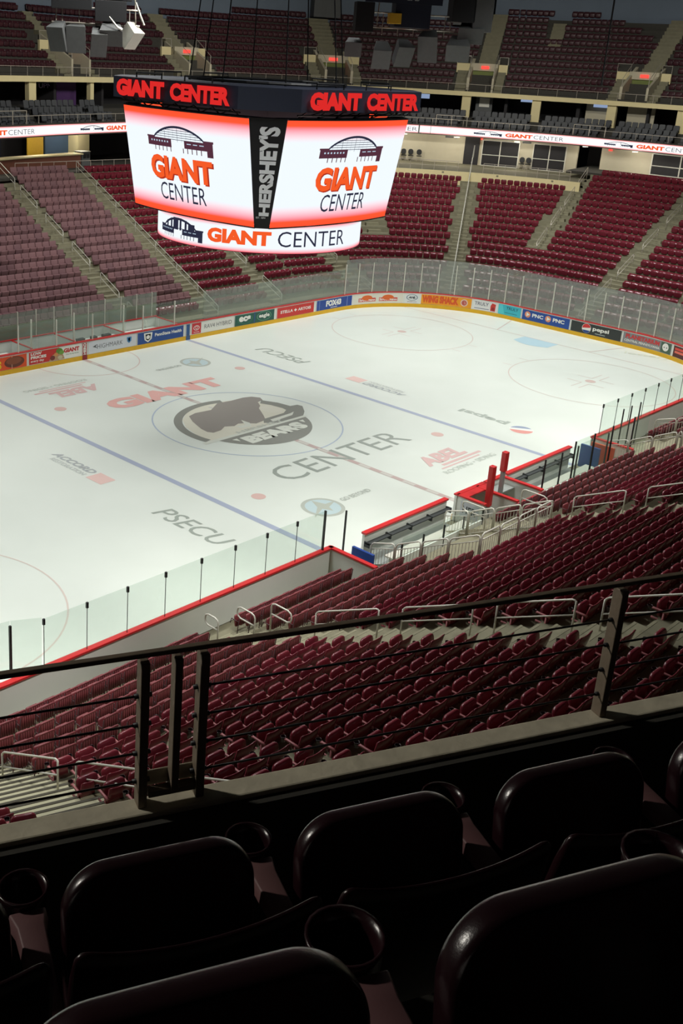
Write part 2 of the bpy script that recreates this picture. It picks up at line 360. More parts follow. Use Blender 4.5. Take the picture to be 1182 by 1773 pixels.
inkpoly([(-2.4, -1.4), (-2.2, -1.75), (-2.1, -1.4)], .0096, (214, 218, 206)); inkpoly([(2.4, -1.4), (2.2, -1.75), (2.1, -1.4)], .0096, (214, 218, 206))

# ------------------------------------------------------------------ far boards, advertising
dash = empty('dasher_board'); tag(dash, 'white rink boards with yellow kick strip round the far side', 'rink boards')
FS0, FS1 = -12.0, S4
band([(0, .24), (0, 1.03), (.14, 1.03), (.14, 0), (.02, 0), (.02, .24)], FS0, FS1, .8, close=True).build('board', 'white_board', dash)
band([(-.03, 0), (-.03, .25), (.02, .25), (.02, 0)], FS0, FS1, .8, close=True).build('kick_plate', 'yellow_kick', dash)
band([(-.035, 1.03), (-.035, 1.085), (.17, 1.085), (.17, 1.03)], FS0, FS1, .8, close=True).build('cap_rail', 'red_cap', dash)
def bf(s0):
    def fn(x, y, z):
        p, n = rp(s0+x, -.012-z); return (p.x, p.y, y)
    return fn
B = bf(0); Z0, Z1 = .27, 1.0
def ad(s0, s1, bg, label, parts):
    o = MB(); o.grid([[B(s0+(s1-s0)*i/10, y, .004) for i in range(11)] for y in (Z0, Z1)]); o.grid([[B(s0+(s1-s0)*i/10, y, -.01) for i in range(11)] for y in (Z1, Z0)])
    r = o.build('advertising_sign', flat(bg)); tag(r, label, 'advertising sign'); M = MB()
    for a, b in ((s0, s0+.03), (s1-.03, s1)): rect(a, b, Z0, Z1, B, .006, mb=M)
    rect(s0, s1, Z1-.025, Z1, B, .006, mb=M, nx=8); M.build('border', flat((236, 236, 228)), r)
    for q in parts:
        k = q[0]
        if k == 't': text(q[1], s0+q[2], s0+q[3], q[4], q[5], B, flat(q[6]), r, bold=q[7] if len(q) > 7 else .02, shear=q[8] if len(q) > 8 else 0)
        elif k == 'r': rect(s0+q[1], s0+q[2], q[3], q[4], B, .006+(q[6] if len(q) > 6 else 0), nx=4).build('panel', flat(q[5]), r)
        elif k == 'd': disc(s0+q[1], q[2], q[3], q[4], B, .009+(q[6] if len(q) > 6 else 0), a0=q[7] if len(q) > 7 else 0, a1=q[8] if len(q) > 8 else 360).build('emblem', flat(q[5]), r)
        elif k == 'o': ring(s0+q[1], q[2], q[3], q[4], B, .011, 32, ey=q[6] if len(q) > 6 else 1).build('emblem', flat(q[5]), r)
        elif k == 'p':
            P = MB(); P.add([B(s0+x, y, .012) for x, y in q[1]], [tuple(range(len(q[1])))]); P.build('emblem', flat(q[2]), r)
    return r
W_ = (240, 240, 232)
ad(-7.35, -3.8, (232, 84, 34), 'orange board sign with a brown ridged chocolate cup, at the left edge of the photo', [('t', "REESE'S", .1, 1.95, .36, .8, (240, 206, 40), .05), ('d', 2.75, .63, .62, .3, (104, 50, 34)), ('d', 2.72, .7, .48, .2, (140, 76, 48), .002), ('r', 2.58, 2.61, Z0, Z1, (240, 190, 160), .004)])
ad(-3.72, -.2, W_, 'red and white board sign with low prices lettering and heaped groceries', [('r', .03, 2.0, .29, .97, (206, 42, 38)), ('t', 'LOW', .14, .85, .78, .94, W_, .05), ('t', 'PRICES', .14, 1.15, .58, .74, W_, .05), ('t', 'every day', .14, 1.0, .36, .53, W_, .02), ('p', [(1.3, .3), (2.35, .3), (2.25, .55), (1.9, .72), (1.55, .6)], (190, 150, 112)), ('d', 2.0, .78, .22, .16, (92, 142, 50), .005), ('d', 2.15, .68, .16, .12, (120, 166, 66), .007), ('d', 1.55, .45, .16, .13, (120, 50, 44), .007), ('d', 1.78, .62, .13, .1, (222, 150, 84), .008), ('d', 2.05, .42, .16, .1, (208, 196, 160), .008), ('t', 'GIANT', 2.3, 3.35, .62, .86, (200, 44, 44), .06), ('t', 'Our family foods', 2.45, 3.3, .46, .54, (90, 130, 80), .01)])
r = ad(-.17, .17, (176, 34, 40), 'narrow red board strip with stacked white letters at the centre line', [])
text('HERO', .30, .97, -.09, .09, lambda x, y, z: B(-y, x, z), flat(W_), r, bold=.05)
rect(-.17, .17, 0.0, .27, B, .026).build('kick_strip', flat((150, 40, 44)), r)
ad(.25, 3.7, (220, 224, 230), 'pale grey board sign with thin dark lettering and a small blue shield', [('t', 'HIGHMARK', .62, 2.45, .5, .76, (60, 66, 72), -.012), ('p', [(.3, .66), (.62, .78), (.5, .66), (.66, .54)], (80, 86, 90)), ('p', [(2.75, .86), (3.1, .86), (3.08, .62), (2.92, .5), (2.78, .62)], (64, 132, 186)), ('p', [(2.85, .8), (3.0, .8), (2.98, .64), (2.92, .58), (2.87, .64)], (150, 200, 226))])
ad(3.78, 7.42, (28, 74, 148), 'blue board sign with white lion-head shield', [('p', [(.5, .9), (1.15, .9), (1.1, .5), (.82, .33), (.55, .5)], W_), ('p', [(.62, .82), (1.03, .82), (.98, .52), (.82, .42), (.66, .52)], (28, 74, 148)), ('d', .82, .64, .14, .12, W_, .006), ('t', 'PennState Health', 1.35, 3.45, .6, .8, W_, .03)])
ad(7.6, 7.94, (36, 84, 140), 'narrow blue board strip where the far blue line meets the boards', [])
rect(7.6, 7.94, 0, .27, B, .026).build('kick_strip', flat((60, 96, 140)), bpy.data.objects['advertising_sign.005'])
ad(8.02, 11.66, (232, 232, 224), 'white board sign with thin grey lettering and a red square emblem', [('r', .06, .82, .3, .97, (206, 36, 44)), ('o', .44, .66, .2, .25, W_, .62), ('o', .44, .68, .07, .1, W_, 1.2), ('t', 'TOYOTA', .2, .68, .36, .43, W_, .03), ('t', 'RAV4 HYBRID', 1.1, 3.45, .52, .78, (92, 92, 96), -.005)])
ad(11.72, 15.4, (22, 84, 72), 'dark green board sign in two halves with white lettering, one half inside an oval', [('o', .95, .64, .62, .66, (60, 140, 90), .45), ('t', 'ecs', .4, 1.45, .5, .84, W_, .06), ('r', 1.78, 1.84, Z0, Z1, (40, 70, 150)), ('o', 2.7, .64, .62, .66, (120, 190, 140), .45), ('t', 'eagle', 2.22, 3.2, .48, .82, W_, .03)])
ad(15.62, 19.32, (206, 44, 38), 'red board sign with a row of small white serif capitals', [('t', 'STELLA ✦ ARTOIS', .35, 3.35, .54, .76, W_, .03)])
ad(19.55, 23.25, (24, 66, 150), 'bright blue board sign with large white lettering, at the start of the corner curve', [('t', 'FOX43', 1.0, 2.6, .46, .88, W_, .06), ('r', 1.5, 2.2, .34, .38, W_), ('r', .3, .33, Z0, Z1, (150, 170, 210)), ('r', 3.2, 3.24, Z0, Z1, (150, 170, 210))])
ad(23.35, 27.45, (226, 224, 210), 'cream board sign with two red and orange bakery emblems', [('r', .5, 1.95, .42, .68, (206, 62, 50)), ('d', 1.22, .68, .45, .2, (226, 106, 44)), ('t', 'Stroehmann', .55, 1.9, .46, .64, W_, .03), ('r', 2.2, 3.65, .42, .68, (206, 62, 50)), ('d', 2.92, .68, .45, .2, (226, 106, 44)), ('t', 'Stroehmann', 2.25, 3.6, .46, .64, W_, .03)])
ad(27.55, 28.62, (226, 230, 228), 'small white board sign with a slanted blue oval league emblem', [('o', .53, .7, .36, .41, (60, 96, 120), .55), ('t', 'AHL', .28, .8, .62, .78, (50, 60, 70), .06, .3), ('t', 'theahl.com', .2, .88, .36, .43, (120, 60, 60), .01)])
ad(28.72, 32.38, (240, 160, 26), 'amber board sign with tall wobbly red capitals', [('t', 'WING SHACK', .1, 2.7, .38, .92, (222, 84, 30), .07), ('d', 3.1, .62, .26, .26, (230, 206, 190)), ('d', 3.1, .62, .19, .19, (190, 90, 80), .003), ('p', [(2.98, .5), (3.1, .78), (3.22, .5), (3.1, .58)], W_)])
ad(32.45, 34.28, (232, 232, 230), 'white board sign with spaced grey capitals and a red can', [('t', 'TRULY', .12, 1.15, .62, .86, (90, 92, 108), .01), ('r', .12, 1.2, .38, .42, (90, 96, 130)), ('p', [(1.3, .34), (1.66, .34), (1.68, .84), (1.4, .9), (1.3, .7)], (206, 60, 50)), ('d', 1.5, .5, .12, .12, (150, 40, 44), .006)])
ad(34.34, 36.15, (62, 190, 206), 'turquoise board sign with small dark capitals', [('t', 'TRULY', .6, 1.55, .66, .86, (24, 70, 90), .01), ('r', .5, 1.5, .42, .45, (30, 100, 120)), ('p', [(.0, .3), (.5, .3), (.3, .95), (.0, .95)], (90, 208, 216))])
ad(36.2, 39.86, (28, 74, 156), 'royal blue board sign with two round orange emblems and white capitals', [('d', .45, .66, .22, .22, (232, 150, 110)), ('p', [(.36, .8), (.36, .52), (.62, .66)], W_), ('t', 'PNC', .8, 1.65, .54, .8, W_, .04), ('d', 2.02, .66, .22, .22, (232, 150, 110)), ('p', [(1.93, .8), (1.93, .52), (2.19, .66)], W_), ('t', 'PNC', 2.38, 3.25, .54, .8, W_, .04)])
ad(39.92, 43.56, (48, 52, 50), 'charcoal board sign with a round red, white and blue globe', [('d', 1.15, .64, .32, .32, W_), ('d', 1.15, .67, .29, .27, (214, 52, 50), .004, 10, 190), ('d', 1.15, .6, .29, .27, (30, 70, 140), .004, 200, 340), ('t', 'pepsi', 1.6, 2.75, .5, .82, W_, .03), ('r', 1.8, 2.5, .38, .42, (190, 200, 196))])
ad(43.62, 47.2, (136, 138, 140), 'grey board sign with long red lettering and a white round face emblem', [('t', 'PLANETARIUM', .2, 2.6, .62, .9, (206, 50, 52), .05), ('t', 'CENTRAL PENNSYLVANIA', .15, 2.65, .4, .55, W_, .02), ('r', 2.72, 3.5, .29, .97, (72, 98, 80)), ('d', 3.08, .66, .24, .25, W_, .006), ('d', 2.98, .64, .04, .04, (50, 50, 50), .009), ('d', 3.18, .64, .04, .04, (50, 50, 50), .009)])
ad(47.3, 50.9, (84, 34, 32), 'dark red board sign with bright bars at the right edge of the photo', [('r', .15, 1.3, .72, .86, (222, 72, 60)), ('r', .15, 1.3, .52, .66, (232, 110, 90)), ('t', 'HEFTY', 1.5, 3.2, .5, .84, W_, .05)])

# ------------------------------------------------------------------ glass above the far boards
ORD = ['first', 'second', 'third', 'fourth', 'fifth', 'sixth', 'seventh', 'eighth', 'ninth', 'tenth', 'eleventh', 'twelfth', 'thirteenth', 'fourteenth', 'fifteenth', 'sixteenth', 'seventeenth', 'eighteenth', 'nineteenth', 'twentieth']
TENS = {2: 'twenty', 3: 'thirty', 4: 'forty', 5: 'fifty', 6: 'sixty', 7: 'seventy', 8: 'eighty'}
def ordw(i):   # 1-based
    if i <= 20: return ORD[i-1]
    t, u = divmod(i, 10)
    return (TENS[t]+'-'+ORD[u-1]) if u else TENS[t][:-1]+'ieth'
def pane(s0, s1, d, z0, z1, m, label, group, post=None, n=3, pr=.03, ptop=None):
    M = MB(); a = [(rp(s0+(s1-s0)*i/n, d)[0]) for i in range(n+1)]; b = [(rp(s0+(s1-s0)*i/n, d+.014)[0]) for i in range(n+1)]
    M.loft([[(p.x, p.y, z0), (p.x, p.y, z1), (q.x, q.y, z1), (q.x, q.y, z0)] for p, q in zip(a, b)])
    o = M.build('glass_shield', m); tag(o, label, 'glass pane', group)
    if post:
        p, nn = rp(s0, d-.01); k = MB(); t = Vector((nn.y, -nn.x))
        fn = lambda x, y, z: (p.x+t.x*x+nn.x*y, p.y+t.y*x+nn.y*y, z)
        zt = ptop or z1; k.hexa([fn(-pr, -.03, z0-.02), fn(pr, -.03, z0-.02), fn(pr, .05, z0-.02), fn(-pr, .05, z0-.02), fn(-pr, -.03, zt), fn(pr, -.03, zt), fn(pr, .05, zt), fn(-pr, .05, zt)])
        k.build('stanchion', post, o)
    return o
s = 22.5; i = 1
while s < S4-1:
    e = s+1.22; pane(s, e-.015, .05, 1.09, 3.5 if s < 46 else 3.55, 'glass_end', '%s tall glass pane with pale post, counting on from the bright blue sign' % ordw(i), 'tall glass around the far end', 'steel_white', ptop=3.2); s = e; i += 1
s = 9.0; i = 1
while s < 22.3:
    pane(s, s+1.2, .05, 1.09, 2.85, 'glass_side', '%s frameless glass pane right of the narrow blue strip on the far boards' % ordw(i), 'low glass along the far side', None, 1); s += 1.22; i += 1
s = -10.4; i = 1
while s < 9.0:
    if not (-6.5 < s < -4.6 or -1.6 < s < -.8 or 3.0 < s < 3.6):
        pane(s, s+1.17, .05, 1.09, 2.55, 'glass_near', '%s low glass pane in front of the far penalty boxes, counted from the left' % ordw(i), 'glass at the far penalty boxes', 'steel_white' if i % 2 else None, 1, .022); i += 1
    s += 1.22
# penalty boxes
pb = empty('penalty_box', (0, 0, 0)); tag(pb, 'white walled penalty boxes and timekeeper bench behind the far boards at the centre line', 'penalty box')
M = MB(); M.box(-9, 7.0, 15.0, 15.1, 0, 1.15)
for x in (-9, -3.4, -.6, 2.9, 6.95): M.box(x, x+.08, 13.1, 15.1, 0, 1.1)
M.build('partition', 'white_board', pb)
M = MB(); M.box(-9, 7, 13.12, 15.0, .0, .12); M.build('box_floor', 'rubber', pb)
M = MB(); M.box(-9, 7.03, 14.98, 15.12, 1.15, 1.2)
for x in (-9, -3.4, -.6, 2.9, 6.95): M.box(x-.01, x+.09, 13.12, 15.1, 1.1, 1.14)
M.build('cap_rail', 'red_cap', pb)
M = MB(); M.box(-8.6, -3.8, 14.5, 14.9, .5, .56); M.box(3.3, 6.7, 14.5, 14.9, .5, .56); M.box(-.4, 2.7, 13.3, 13.8, .86, .92); M.build('bench_top', 'white_board', pb)
M = MB()
for x in (-8.4, -4, 3.5, 6.5): M.box(x, x+.06, 14.55, 14.85, .12, .5)
M.box(-.2, -.14, 13.4, 13.7, .12, .86); M.box(2.5, 2.56, 13.4, 13.7, .12, .86); M.build('bench_leg', 'steel', pb)
for x in [-9, -7.8, -6.6, -5.4, -4.2, -3, -1.8, -.6, .6, 1.8, 3.0, 4.2, 5.4, 6.6]: MB().box(x, x+.05, 15.02, 15.08, 1.2, 2.7).build('glass_post', 'steel_white', pb)
for x in (-3.36, -.56, 2.94): MB().box(x, x+.07, 13.2, 13.27, 1.1, 2.7).build('glass_post', 'steel_white', pb)
MB().box(-9, 7, 15.03, 15.06, 1.2, 2.65).build('rear_glass', 'glass_side', pb)
MB().box(-9, 7.2, 15.3, 15.36, .3, 1.9).build('painted_wall', 'green_paint', pb)
for x, w_ in ((-.1, .5), (.9, .36), (1.7, .55)):
    MB().box(x, x+w_, 13.4, 13.66, .92, 1.08).build('equipment_case', 'rubber', pb, bevel=.02)

# ------------------------------------------------------------------ bowl: rows and stairs
FD0, FZ0, FR = 2.3, .45, .415       # far side and end: first riser distance, first tread height, rise
ND0, NZ0, NR = .51, .05, .403      # near side
TD = .84
def prof(d0, z0, r, n, extra=0):
    P = [(d0-.02, 0)]
    for k in range(n): P += [(d0+TD*k, z0+r*k), (d0+TD*(k+1), z0+r*k)]
    P += [(d0+TD*n, z0+r*n-.05)]
    return P
SA53 = S1+radians(90-52)*RC; SA11 = S1+radians(90-11)*RC
o = struct(band(prof(FD0, FZ0, FR, 18), -24, SA53, 1.5).build('floor', 'concrete'))
o = struct(band(prof(FD0, FZ0, FR, 17), SA53, SA11, 1.0).build('floor', 'concrete'))
o = struct(band(prof(FD0, FZ0, FR, 20), SA11, S4-2, 1.0).build('floor', 'concrete'))
o = struct(band(prof(ND0, NZ0, NR, 21), S4-2, S5, 1.0).build('floor', 'concrete'))
for x0, x1 in ((-25.2, -9.6), (9.6, 21.9)): struct(MB().box(x0, x1, -HY-ND0-TD, -HY-ND0-.14, .0, .22).build('floor', 'concrete'))
LT = Vector((-.912, .41)); M = MB()
M.grid([[(x, -HY-d, z) for d, z in prof(ND0, NZ0, NR, 21)] for x in (-21.95, -25.2)]+[[(-25.2+15*LT.x, -HY-d+15*LT.y, z) for d, z in prof(ND0, NZ0, NR, 21)]])
struct(M.build('floor', 'concrete'))
NX = lambda x: S4+CX-x      # near side x -> s
# aisles: (point, direction, dmin, dmax)
AISLES = [((x, HY), (0, 1), 0, 18) for x in (-5.9, 6.1, 12.4, 18.6)]+[((26.9, 10), (0, 1), 0, 9)]
AISLES += [((CX, CY), (cos(radians(a)), sin(radians(a))), lo, hi) for a, lo, hi in ((53, 8, 18), (31.5, 0, 18))]
AISLES += [((38.57, 7.83), (.981, .193), 8.3, 21), ((30, .5), (1, 0), 0, 21), ((30, -9.6), (1, -.12), 0, 21)]
NAISLES = [((x, -12), (0, -1), 0, 22) for x in (-15.25, -3.1, 9.7, 21.3)]
def off_line(p, A):
    v = Vector(p)-Vector(A[0]); t = Vector(A[1]).normalized(); return v.x*t.y-v.y*t.x, v.dot(t)
def rink_d(x, y):
    ax, ay = abs(x)-CX, abs(y)-CY
    return hypot(ax, ay)-RC if ax > 0 and ay > 0 else max(ax-RC, ay-RC)
def stair(A, far=True, half=.5, n=18):
    """half height steps down an aisle"""
    M = MB(); t = Vector(A[1]).normalized(); s_ = Vector((t.y, -t.x)); P0 = Vector(A[0])
    d0, z0, r = (FD0, FZ0, FR) if far else (ND0, NZ0, NR)
    L = 0.; q = 0
    for k in range(n):
        for h in (0, 1):
            dd = d0+TD*k-TD/2+h*TD/2
            if not (A[2]-.5 <= dd <= A[3]): continue
            while rink_d(*(P0+t*L)) < dd and L < 60: L += .02
            a = P0+t*L; z = z0+r*k-(r/2 if h == 0 else 0); depth = TD/2
            c = [a-s_*half, a+s_*half, a+s_*half+t*depth, a-s_*half+t*depth]
            if h == 0: M.hexa([(v.x, v.y, z-r/2-.02) for v in c]+[(v.x, v.y, z) for v in c])
            e = [a-s_*half-t*.01, a+s_*half-t*.01, a+s_*half+t*.06, a-s_*half+t*.06]
            M.hexa([(v.x, v.y, z-.04) for v in e]+[(v.x, v.y, z+.006) for v in e])
    return M
for A in AISLES: struct(stair(A, True, .52, 20 if A[0][0] > 29 else 18).build('trim_1', 'concrete_step'))
for A in NAISLES: struct(stair(A, False, .58).build('trim_1', 'concrete_step'))
M = MB()
for k in range(1, 42):
    y = -HY-ND0-TD*(k-1)/2; z = NZ0+NR*(k-1)/2+.06; a = Vector((-23.45, y-.32)); b = a+Vector((-.94, .34))*2.85; t = Vector((0, -.42))
    c = [a, b, b+t, a+t]; M.hexa([(v.x, v.y, z-.6) for v in c]+[(v.x, v.y, z) for v in c])
struct(M.build('trim_1', 'stair_pale')); M = MB()
for k in range(1, 42):
    y = -HY-ND0-TD*(k-1)/2; z = NZ0+NR*(k-1)/2+.06; a = Vector((-23.45, y-.32)); b = a+Vector((-.94, .34))*2.85; t = Vector((0, -.035)); u_ = Vector((0, .03))
    c = [a+u_, b+u_, b+t, a+t]; M.hexa([(v.x, v.y, z-.03) for v in c]+[(v.x, v.y, z+.012) for v in c])
struct(M.build('trim_1', 'step_edge'))

# ------------------------------------------------------------------ seats
PITCH = .53
def rrect(w, h, r, n=3):
    out = []
    for cx, cy, a0 in ((w/2-r, h/2-r, 0), (-w/2+r, h/2-r, 90), (-w/2+r, -h/2+r, 180), (w/2-r, -h/2+r, 270)):
        out += [(cx+r*cos(radians(a0+90*k/n)), cy+r*sin(radians(a0+90*k/n))) for k in range(n+1)]
    return out
def slab(M, w, h, t, r, Mt, n=3, ins=.02, puff=0, rings=1):
    """rounded slab standing in local xz plane, thickness along y"""
    rows = []
    def R(k, y): return [(x*(1-k*2/w), y, z*(1-k*2/h)) for x, z in rrect(w, h, r, n)]
    rows.append(R(ins*3, -t/2-puff)); rows.append(R(ins, -t/2)); rows.append(R(0, -t/2+ins)); rows.append(R(0, t/2-ins)); rows.append(R(ins, t/2)); rows.append(R(ins*3, t/2+puff))
    return M.loft(rows, Mt)
def seat_parts(q):
    """q: 3 foreground, 2 near, 1 mid, 0 far. local: person looks to +y, origin on the floor at seat centre, y=0 at the cup holder line"""
    P = {}
    T = Matrix.Translation
    n = {3: 10, 2: 4, 1: 2, 0: 1}[q]
    pan = MB(); slab(pan, {3: .425, 2: .45}.get(q, .47), .40 if q != 2 else .38, .05 if q == 3 else .075, .10 if q else .08, T((0, -.165, .565)) @ Matrix.Rotation(radians(-9), 4, 'X'), n, {3: .007, 2: .014}.get(q, .02), {3: .003, 2: .012}.get(q, .008)); P['seat_pan'] = pan
    back = MB(); nx = {3: 24, 2: 8, 1: 4, 0: 2}[q]; rows = []
    for i in range(nx+1):
        u = -1+2*i/nx; x = u*.252; edge = max(0, (abs(u)-.88)/.12); top = .818+.03*u*u+.012*abs(u)**6-.03*edge*edge
        y1 = -.415-.012*(1-u*u); y0 = y1+.10
        zb = .36+.05*u*u
        t = .022
        if q >= 2: rows.append([(x, y0, zb), (x, (y0+y1)/2+.0, (zb+top)/2), (x, y1+.008, top-.012), (x, y1-.008, top), (x, y1-t, top-.006), (x, (y0+y1)/2-t, (zb+top)/2-.02), (x, y0-t, zb)])
        else: rows.append([(x, y0, zb), (x, y1, top), (x, y1-.03, top-.005), (x, y0-.03, zb)])
    back.loft(rows); P['backrest'] = back
    arm = MB()
    if q >= 1:
        x = -.265; w = .024
        A = [(-.052, .6, .605), (-.1, .605, .612), (-.25, .605, .615), (-.4, .6, .625)]
        wd = [.046, .034, .028, .032] if q == 3 else [.034, .022, .022, .03]
        arm.loft([[(x-wd[k], A[k][0], A[k][1]-.03), (x+wd[k], A[k][0], A[k][1]-.03), (x+wd[k]*.85, A[k][0], A[k][1]+.005), (x-wd[k]*.85, A[k][0], A[k][1]+.005)] for k in range(4)])
        arm.box(x-.012, x+.012, -.33, -.29, .0, .58)
        arm.box(x-.012, x+.012, -.34, -.06, .36, .40)
    P['armrest'] = arm
    if q >= 2:
        cup = MB(); N = 20 if q == 3 else 10; x = -.265; y = .0; R = .054
        pr = [(.030, .515), (.046, .517), (R-.001, .61), (R+.002, .622), (R-.004, .622), (R-.008, .60), (.040, .528), (.03, .525)]
        rows = [[(x+r*cos(2*pi*k/N), y+r*sin(2*pi*k/N), z) for k in range(N)] for r, z in pr]
        cup.grid(rows, True); b = len(cup.v)-N; cup.f.append(tuple(b+k for k in range(N)))
        cup.f.append(tuple(range(N))[::-1]); P['cup_holder'] = cup
    return P
def slat_parts(q):
    P = {}; pan = MB(); slab(pan, .38, .38, .06, .05, Matrix.Translation((0, -.2, .55)) @ Matrix.Rotation(radians(-8), 4, 'X'), 2, .016, 0); P['seat_pan'] = pan
    back = MB(); slab(back, .41, .46, .04, .05, Matrix.Translation((0, -.40, .70)) @ Matrix.Rotation(radians(8), 4, 'X'), 2, .01, 0)
    if q: 
        for k in range(6):
            x = -.155+.062*k; back.box(x-.012, x+.012, -.445, -.42, .5, .88, Matrix.Translation((0, .0, 0)) @ Matrix.Rotation(0, 4, 'X'))
    P['backrest'] = back
    fr = MB()
    for x in (-.225, .225):
        fr.tube([(x, -.44, .86), (x, -.38, .4), (x, -.36, .0)], .014, 5); fr.tube([(x, -.4, .62), (x, -.1, .62), (x, -.05, .45)], .014, 5)
    P['frame'] = fr; return P
def merge(parts, keys=None):
    m = MB()
    for k, v in parts.items():
        if keys is None or k in keys: m.add(v.v, v.f)
    return m
NEAR_M = {'seat_pan': 'seat_plastic', 'backrest': 'seat_plastic', 'armrest': 'arm_pink', 'cup_holder': 'seat_dark', 'frame': 'seat_hardware'}
def walk(d, s0, s1, pitch, near):
    """seat spots along a row, (s, point, outward normal)"""
    out = []; s = s0
    while s < s1:
        p, n = rp(s, d)
        k = (RC+d)/RC if (S1 < s <= S2 or S3 < s <= S4 or S5 < s <= S6) else 1.
        out.append((s, p, n)); s += pitch/k
    return out
def project(v):
    d = Vector(v)-Vector((-34.7905, -33.4571, 16.7149)); z = d.dot(fw)
    return 591-182.5+F_PX*d.dot(rr)/z, 886.5-157.5-F_PX*d.dot(uu)/z, z
def inview(v, m=60):
    x, y, z = project(v); return z > 0 and -m < x < 1182+m and -m < y < 1773+m
seats = {'near': [], 'slat': [], 'far': [], 'padded': []}
VOMS = [(-8.2, -3.9, -18.1), (8.4, 13.2, -17.2)]      # x0, x1, yback openings in the near rows
LEFTX = -25.75
for r in range(-1, 20):      # near side rows
    d = ND0+TD*r+(.62 if r >= 0 else 1.0); z = {-1: 0.0, 0: .22}.get(r, NZ0+NR*r)
    idx = {}
    left = [(0, Vector((-25.2, -HY-d))+LT*(1.15+PITCH*i), Vector((-.41, -.912))) for i in range(14)]
    for s, p, n in walk(d, NX(21.8), NX(-23.4), PITCH, True)+left:
        if min(abs(off_line(p, A)[0]) for A in NAISLES) < .85: continue
        if any(x0-.1 < p.x < x1+.1 and p.y > yb for x0, x1, yb in VOMS): continue
        if r < 1 and abs(p.x) < 9.5: continue
        sec = sum(p.x < a for a in (21.3, 9.7, -3.1, -15.25, -24.5)); idx[sec] = idx.get(sec, 0)+1
        q = Vector((p.x, p.y, z))
        if not inview(q, 90): continue
        xx, yy, zz = project(q+Vector((0, 0, .6)))
        if yy > 1455-.2*xx+130: continue
        kind = 'slat' if (r < 5 and p.x > -24) else 'near'
        seats[kind].append((q, atan2(-n.y, -n.x)-pi/2, r+2, sec, idx[sec], zz))
for r in range(20):      # far side and end rows
    d = FD0+TD*r+.42+.2; z = FZ0+FR*r
    idx = {}; hi = S3+14
    for s, p, n in walk(d, -5.2, hi, PITCH, False):
        if r >= 17 and SA53 < s < SA11: continue
        if r >= 18 and s <= SA53: continue
        bad = False; sec = 0
        for j, A in enumerate(AISLES):
            o_, l_ = off_line(p, A)
            if l_ > 0 and A[2] <= d <= A[3]+.5 and abs(o_) < .85: bad = True
            if l_ > 0 and o_ > 0: sec = max(sec, j+1)
        idx[sec] = idx.get(sec, 0)+1
        if bad: continue
        q = Vector((p.x, p.y, z))
        if not inview(q, 10): continue
        seats['padded' if (p.x < 11.8 and p.y > 13 and r > 0) else 'far'].append((q, atan2(-n.y, -n.x)-pi/2, r+1, sec, idx[sec], project(q)[2]))
def stuff_seats(lst, parts, m, label, cat, name='stadium_chair', keys=None):
    if not lst: return
    t = merge(parts, keys); V = [Vector(v) for v in t.v]; M = MB()
    for q in lst:
        R = Matrix.Translation(q[0]) @ Matrix.Rotation(q[1], 4, 'Z') @ Matrix.Rotation(radians(random.uniform(-.6, .6)), 4, 'Z')
        n = len(M.v); M.v += [tuple(R @ v) for v in V]; M.f += [tuple(i+n for i in f) for f in t.f]
    o = M.build(name, m, smooth=True); tag(o, label, cat, kind='stuff')
    return o
def proto_seat(parts, mm, name='stadium_chair'):
    r = empty(name)
    for k, v in parts.items():
        if v.v: v.build(k, mm[k], r, smooth=True)
    return r
SECN = {1: 'of the rightmost near section', 2: 'beyond the guarded openings', 3: 'between the handrail aisles', 4: 'beside the wide stair', 5: 'across the wide stair'}
def individuals(lst, proto, desc, group, secf, base, name=None):
    first = True
    for q in lst:
        o = proto if first else copy_tree(proto)
        first = False
        o.location = q[0]; o.rotation_euler = (0, 0, q[1])
        tag(o, '%s, %s row up, %s seat %s' % (desc, ordw(q[2]), ordw(q[4]), secf(q[3])), 'seat', group)
lst = sorted(seats['near'], key=lambda q: q[5])
p2 = seat_parts(2)
individuals(lst[:300], proto_seat(p2, NEAR_M), 'folded maroon seat', 'maroon folding seats of the near stand', lambda s: SECN.get(s, 'section'), 'the rink')
stuff_near = lst[300:]
lst = sorted(seats['slat'], key=lambda q: q[5])
NM2 = dict(NEAR_M); NM2['seat_pan'] = NM2['backrest'] = 'seat_plastic_slat'
individuals(lst[:300], proto_seat(slat_parts(1), NM2, 'slatted_chair'), 'maroon slatted-back seat', 'slatted seats by the near boards', lambda s: SECN.get(s, 'section'), 'the rink')
stuff_seats(lst[300:], slat_parts(0), 'seat_plastic_slat', 'maroon slatted-back seats further along the rows nearest the near boards', 'seats', 'slatted_chair')
# the remaining maroon seats: near rows further off, far side and end
M = None
t1, t0 = merge(seat_parts(1)), merge(seat_parts(0), ('seat_pan', 'backrest')); M = MB()
for lst_, t in ((stuff_near, t1), (seats['far'], merge(seat_parts(1), ('seat_pan', 'backrest')))):
    V = [Vector(v) for v in t.v]
    for q in lst_:
        R = Matrix.Translation(q[0]) @ Matrix.Rotation(q[1]+radians(random.uniform(-1.6, 1.6)), 4, 'Z')
        n = len(M.v); M.v += [tuple(R @ v) for v in V]; M.f += [tuple(i+n for i in f) for f in t.f]
tag(M.build('stadium_chair', 'seat_gloss', smooth=True), 'rows of glossy maroon folding seats filling the far end and the distant near rows', 'seats', kind='stuff')
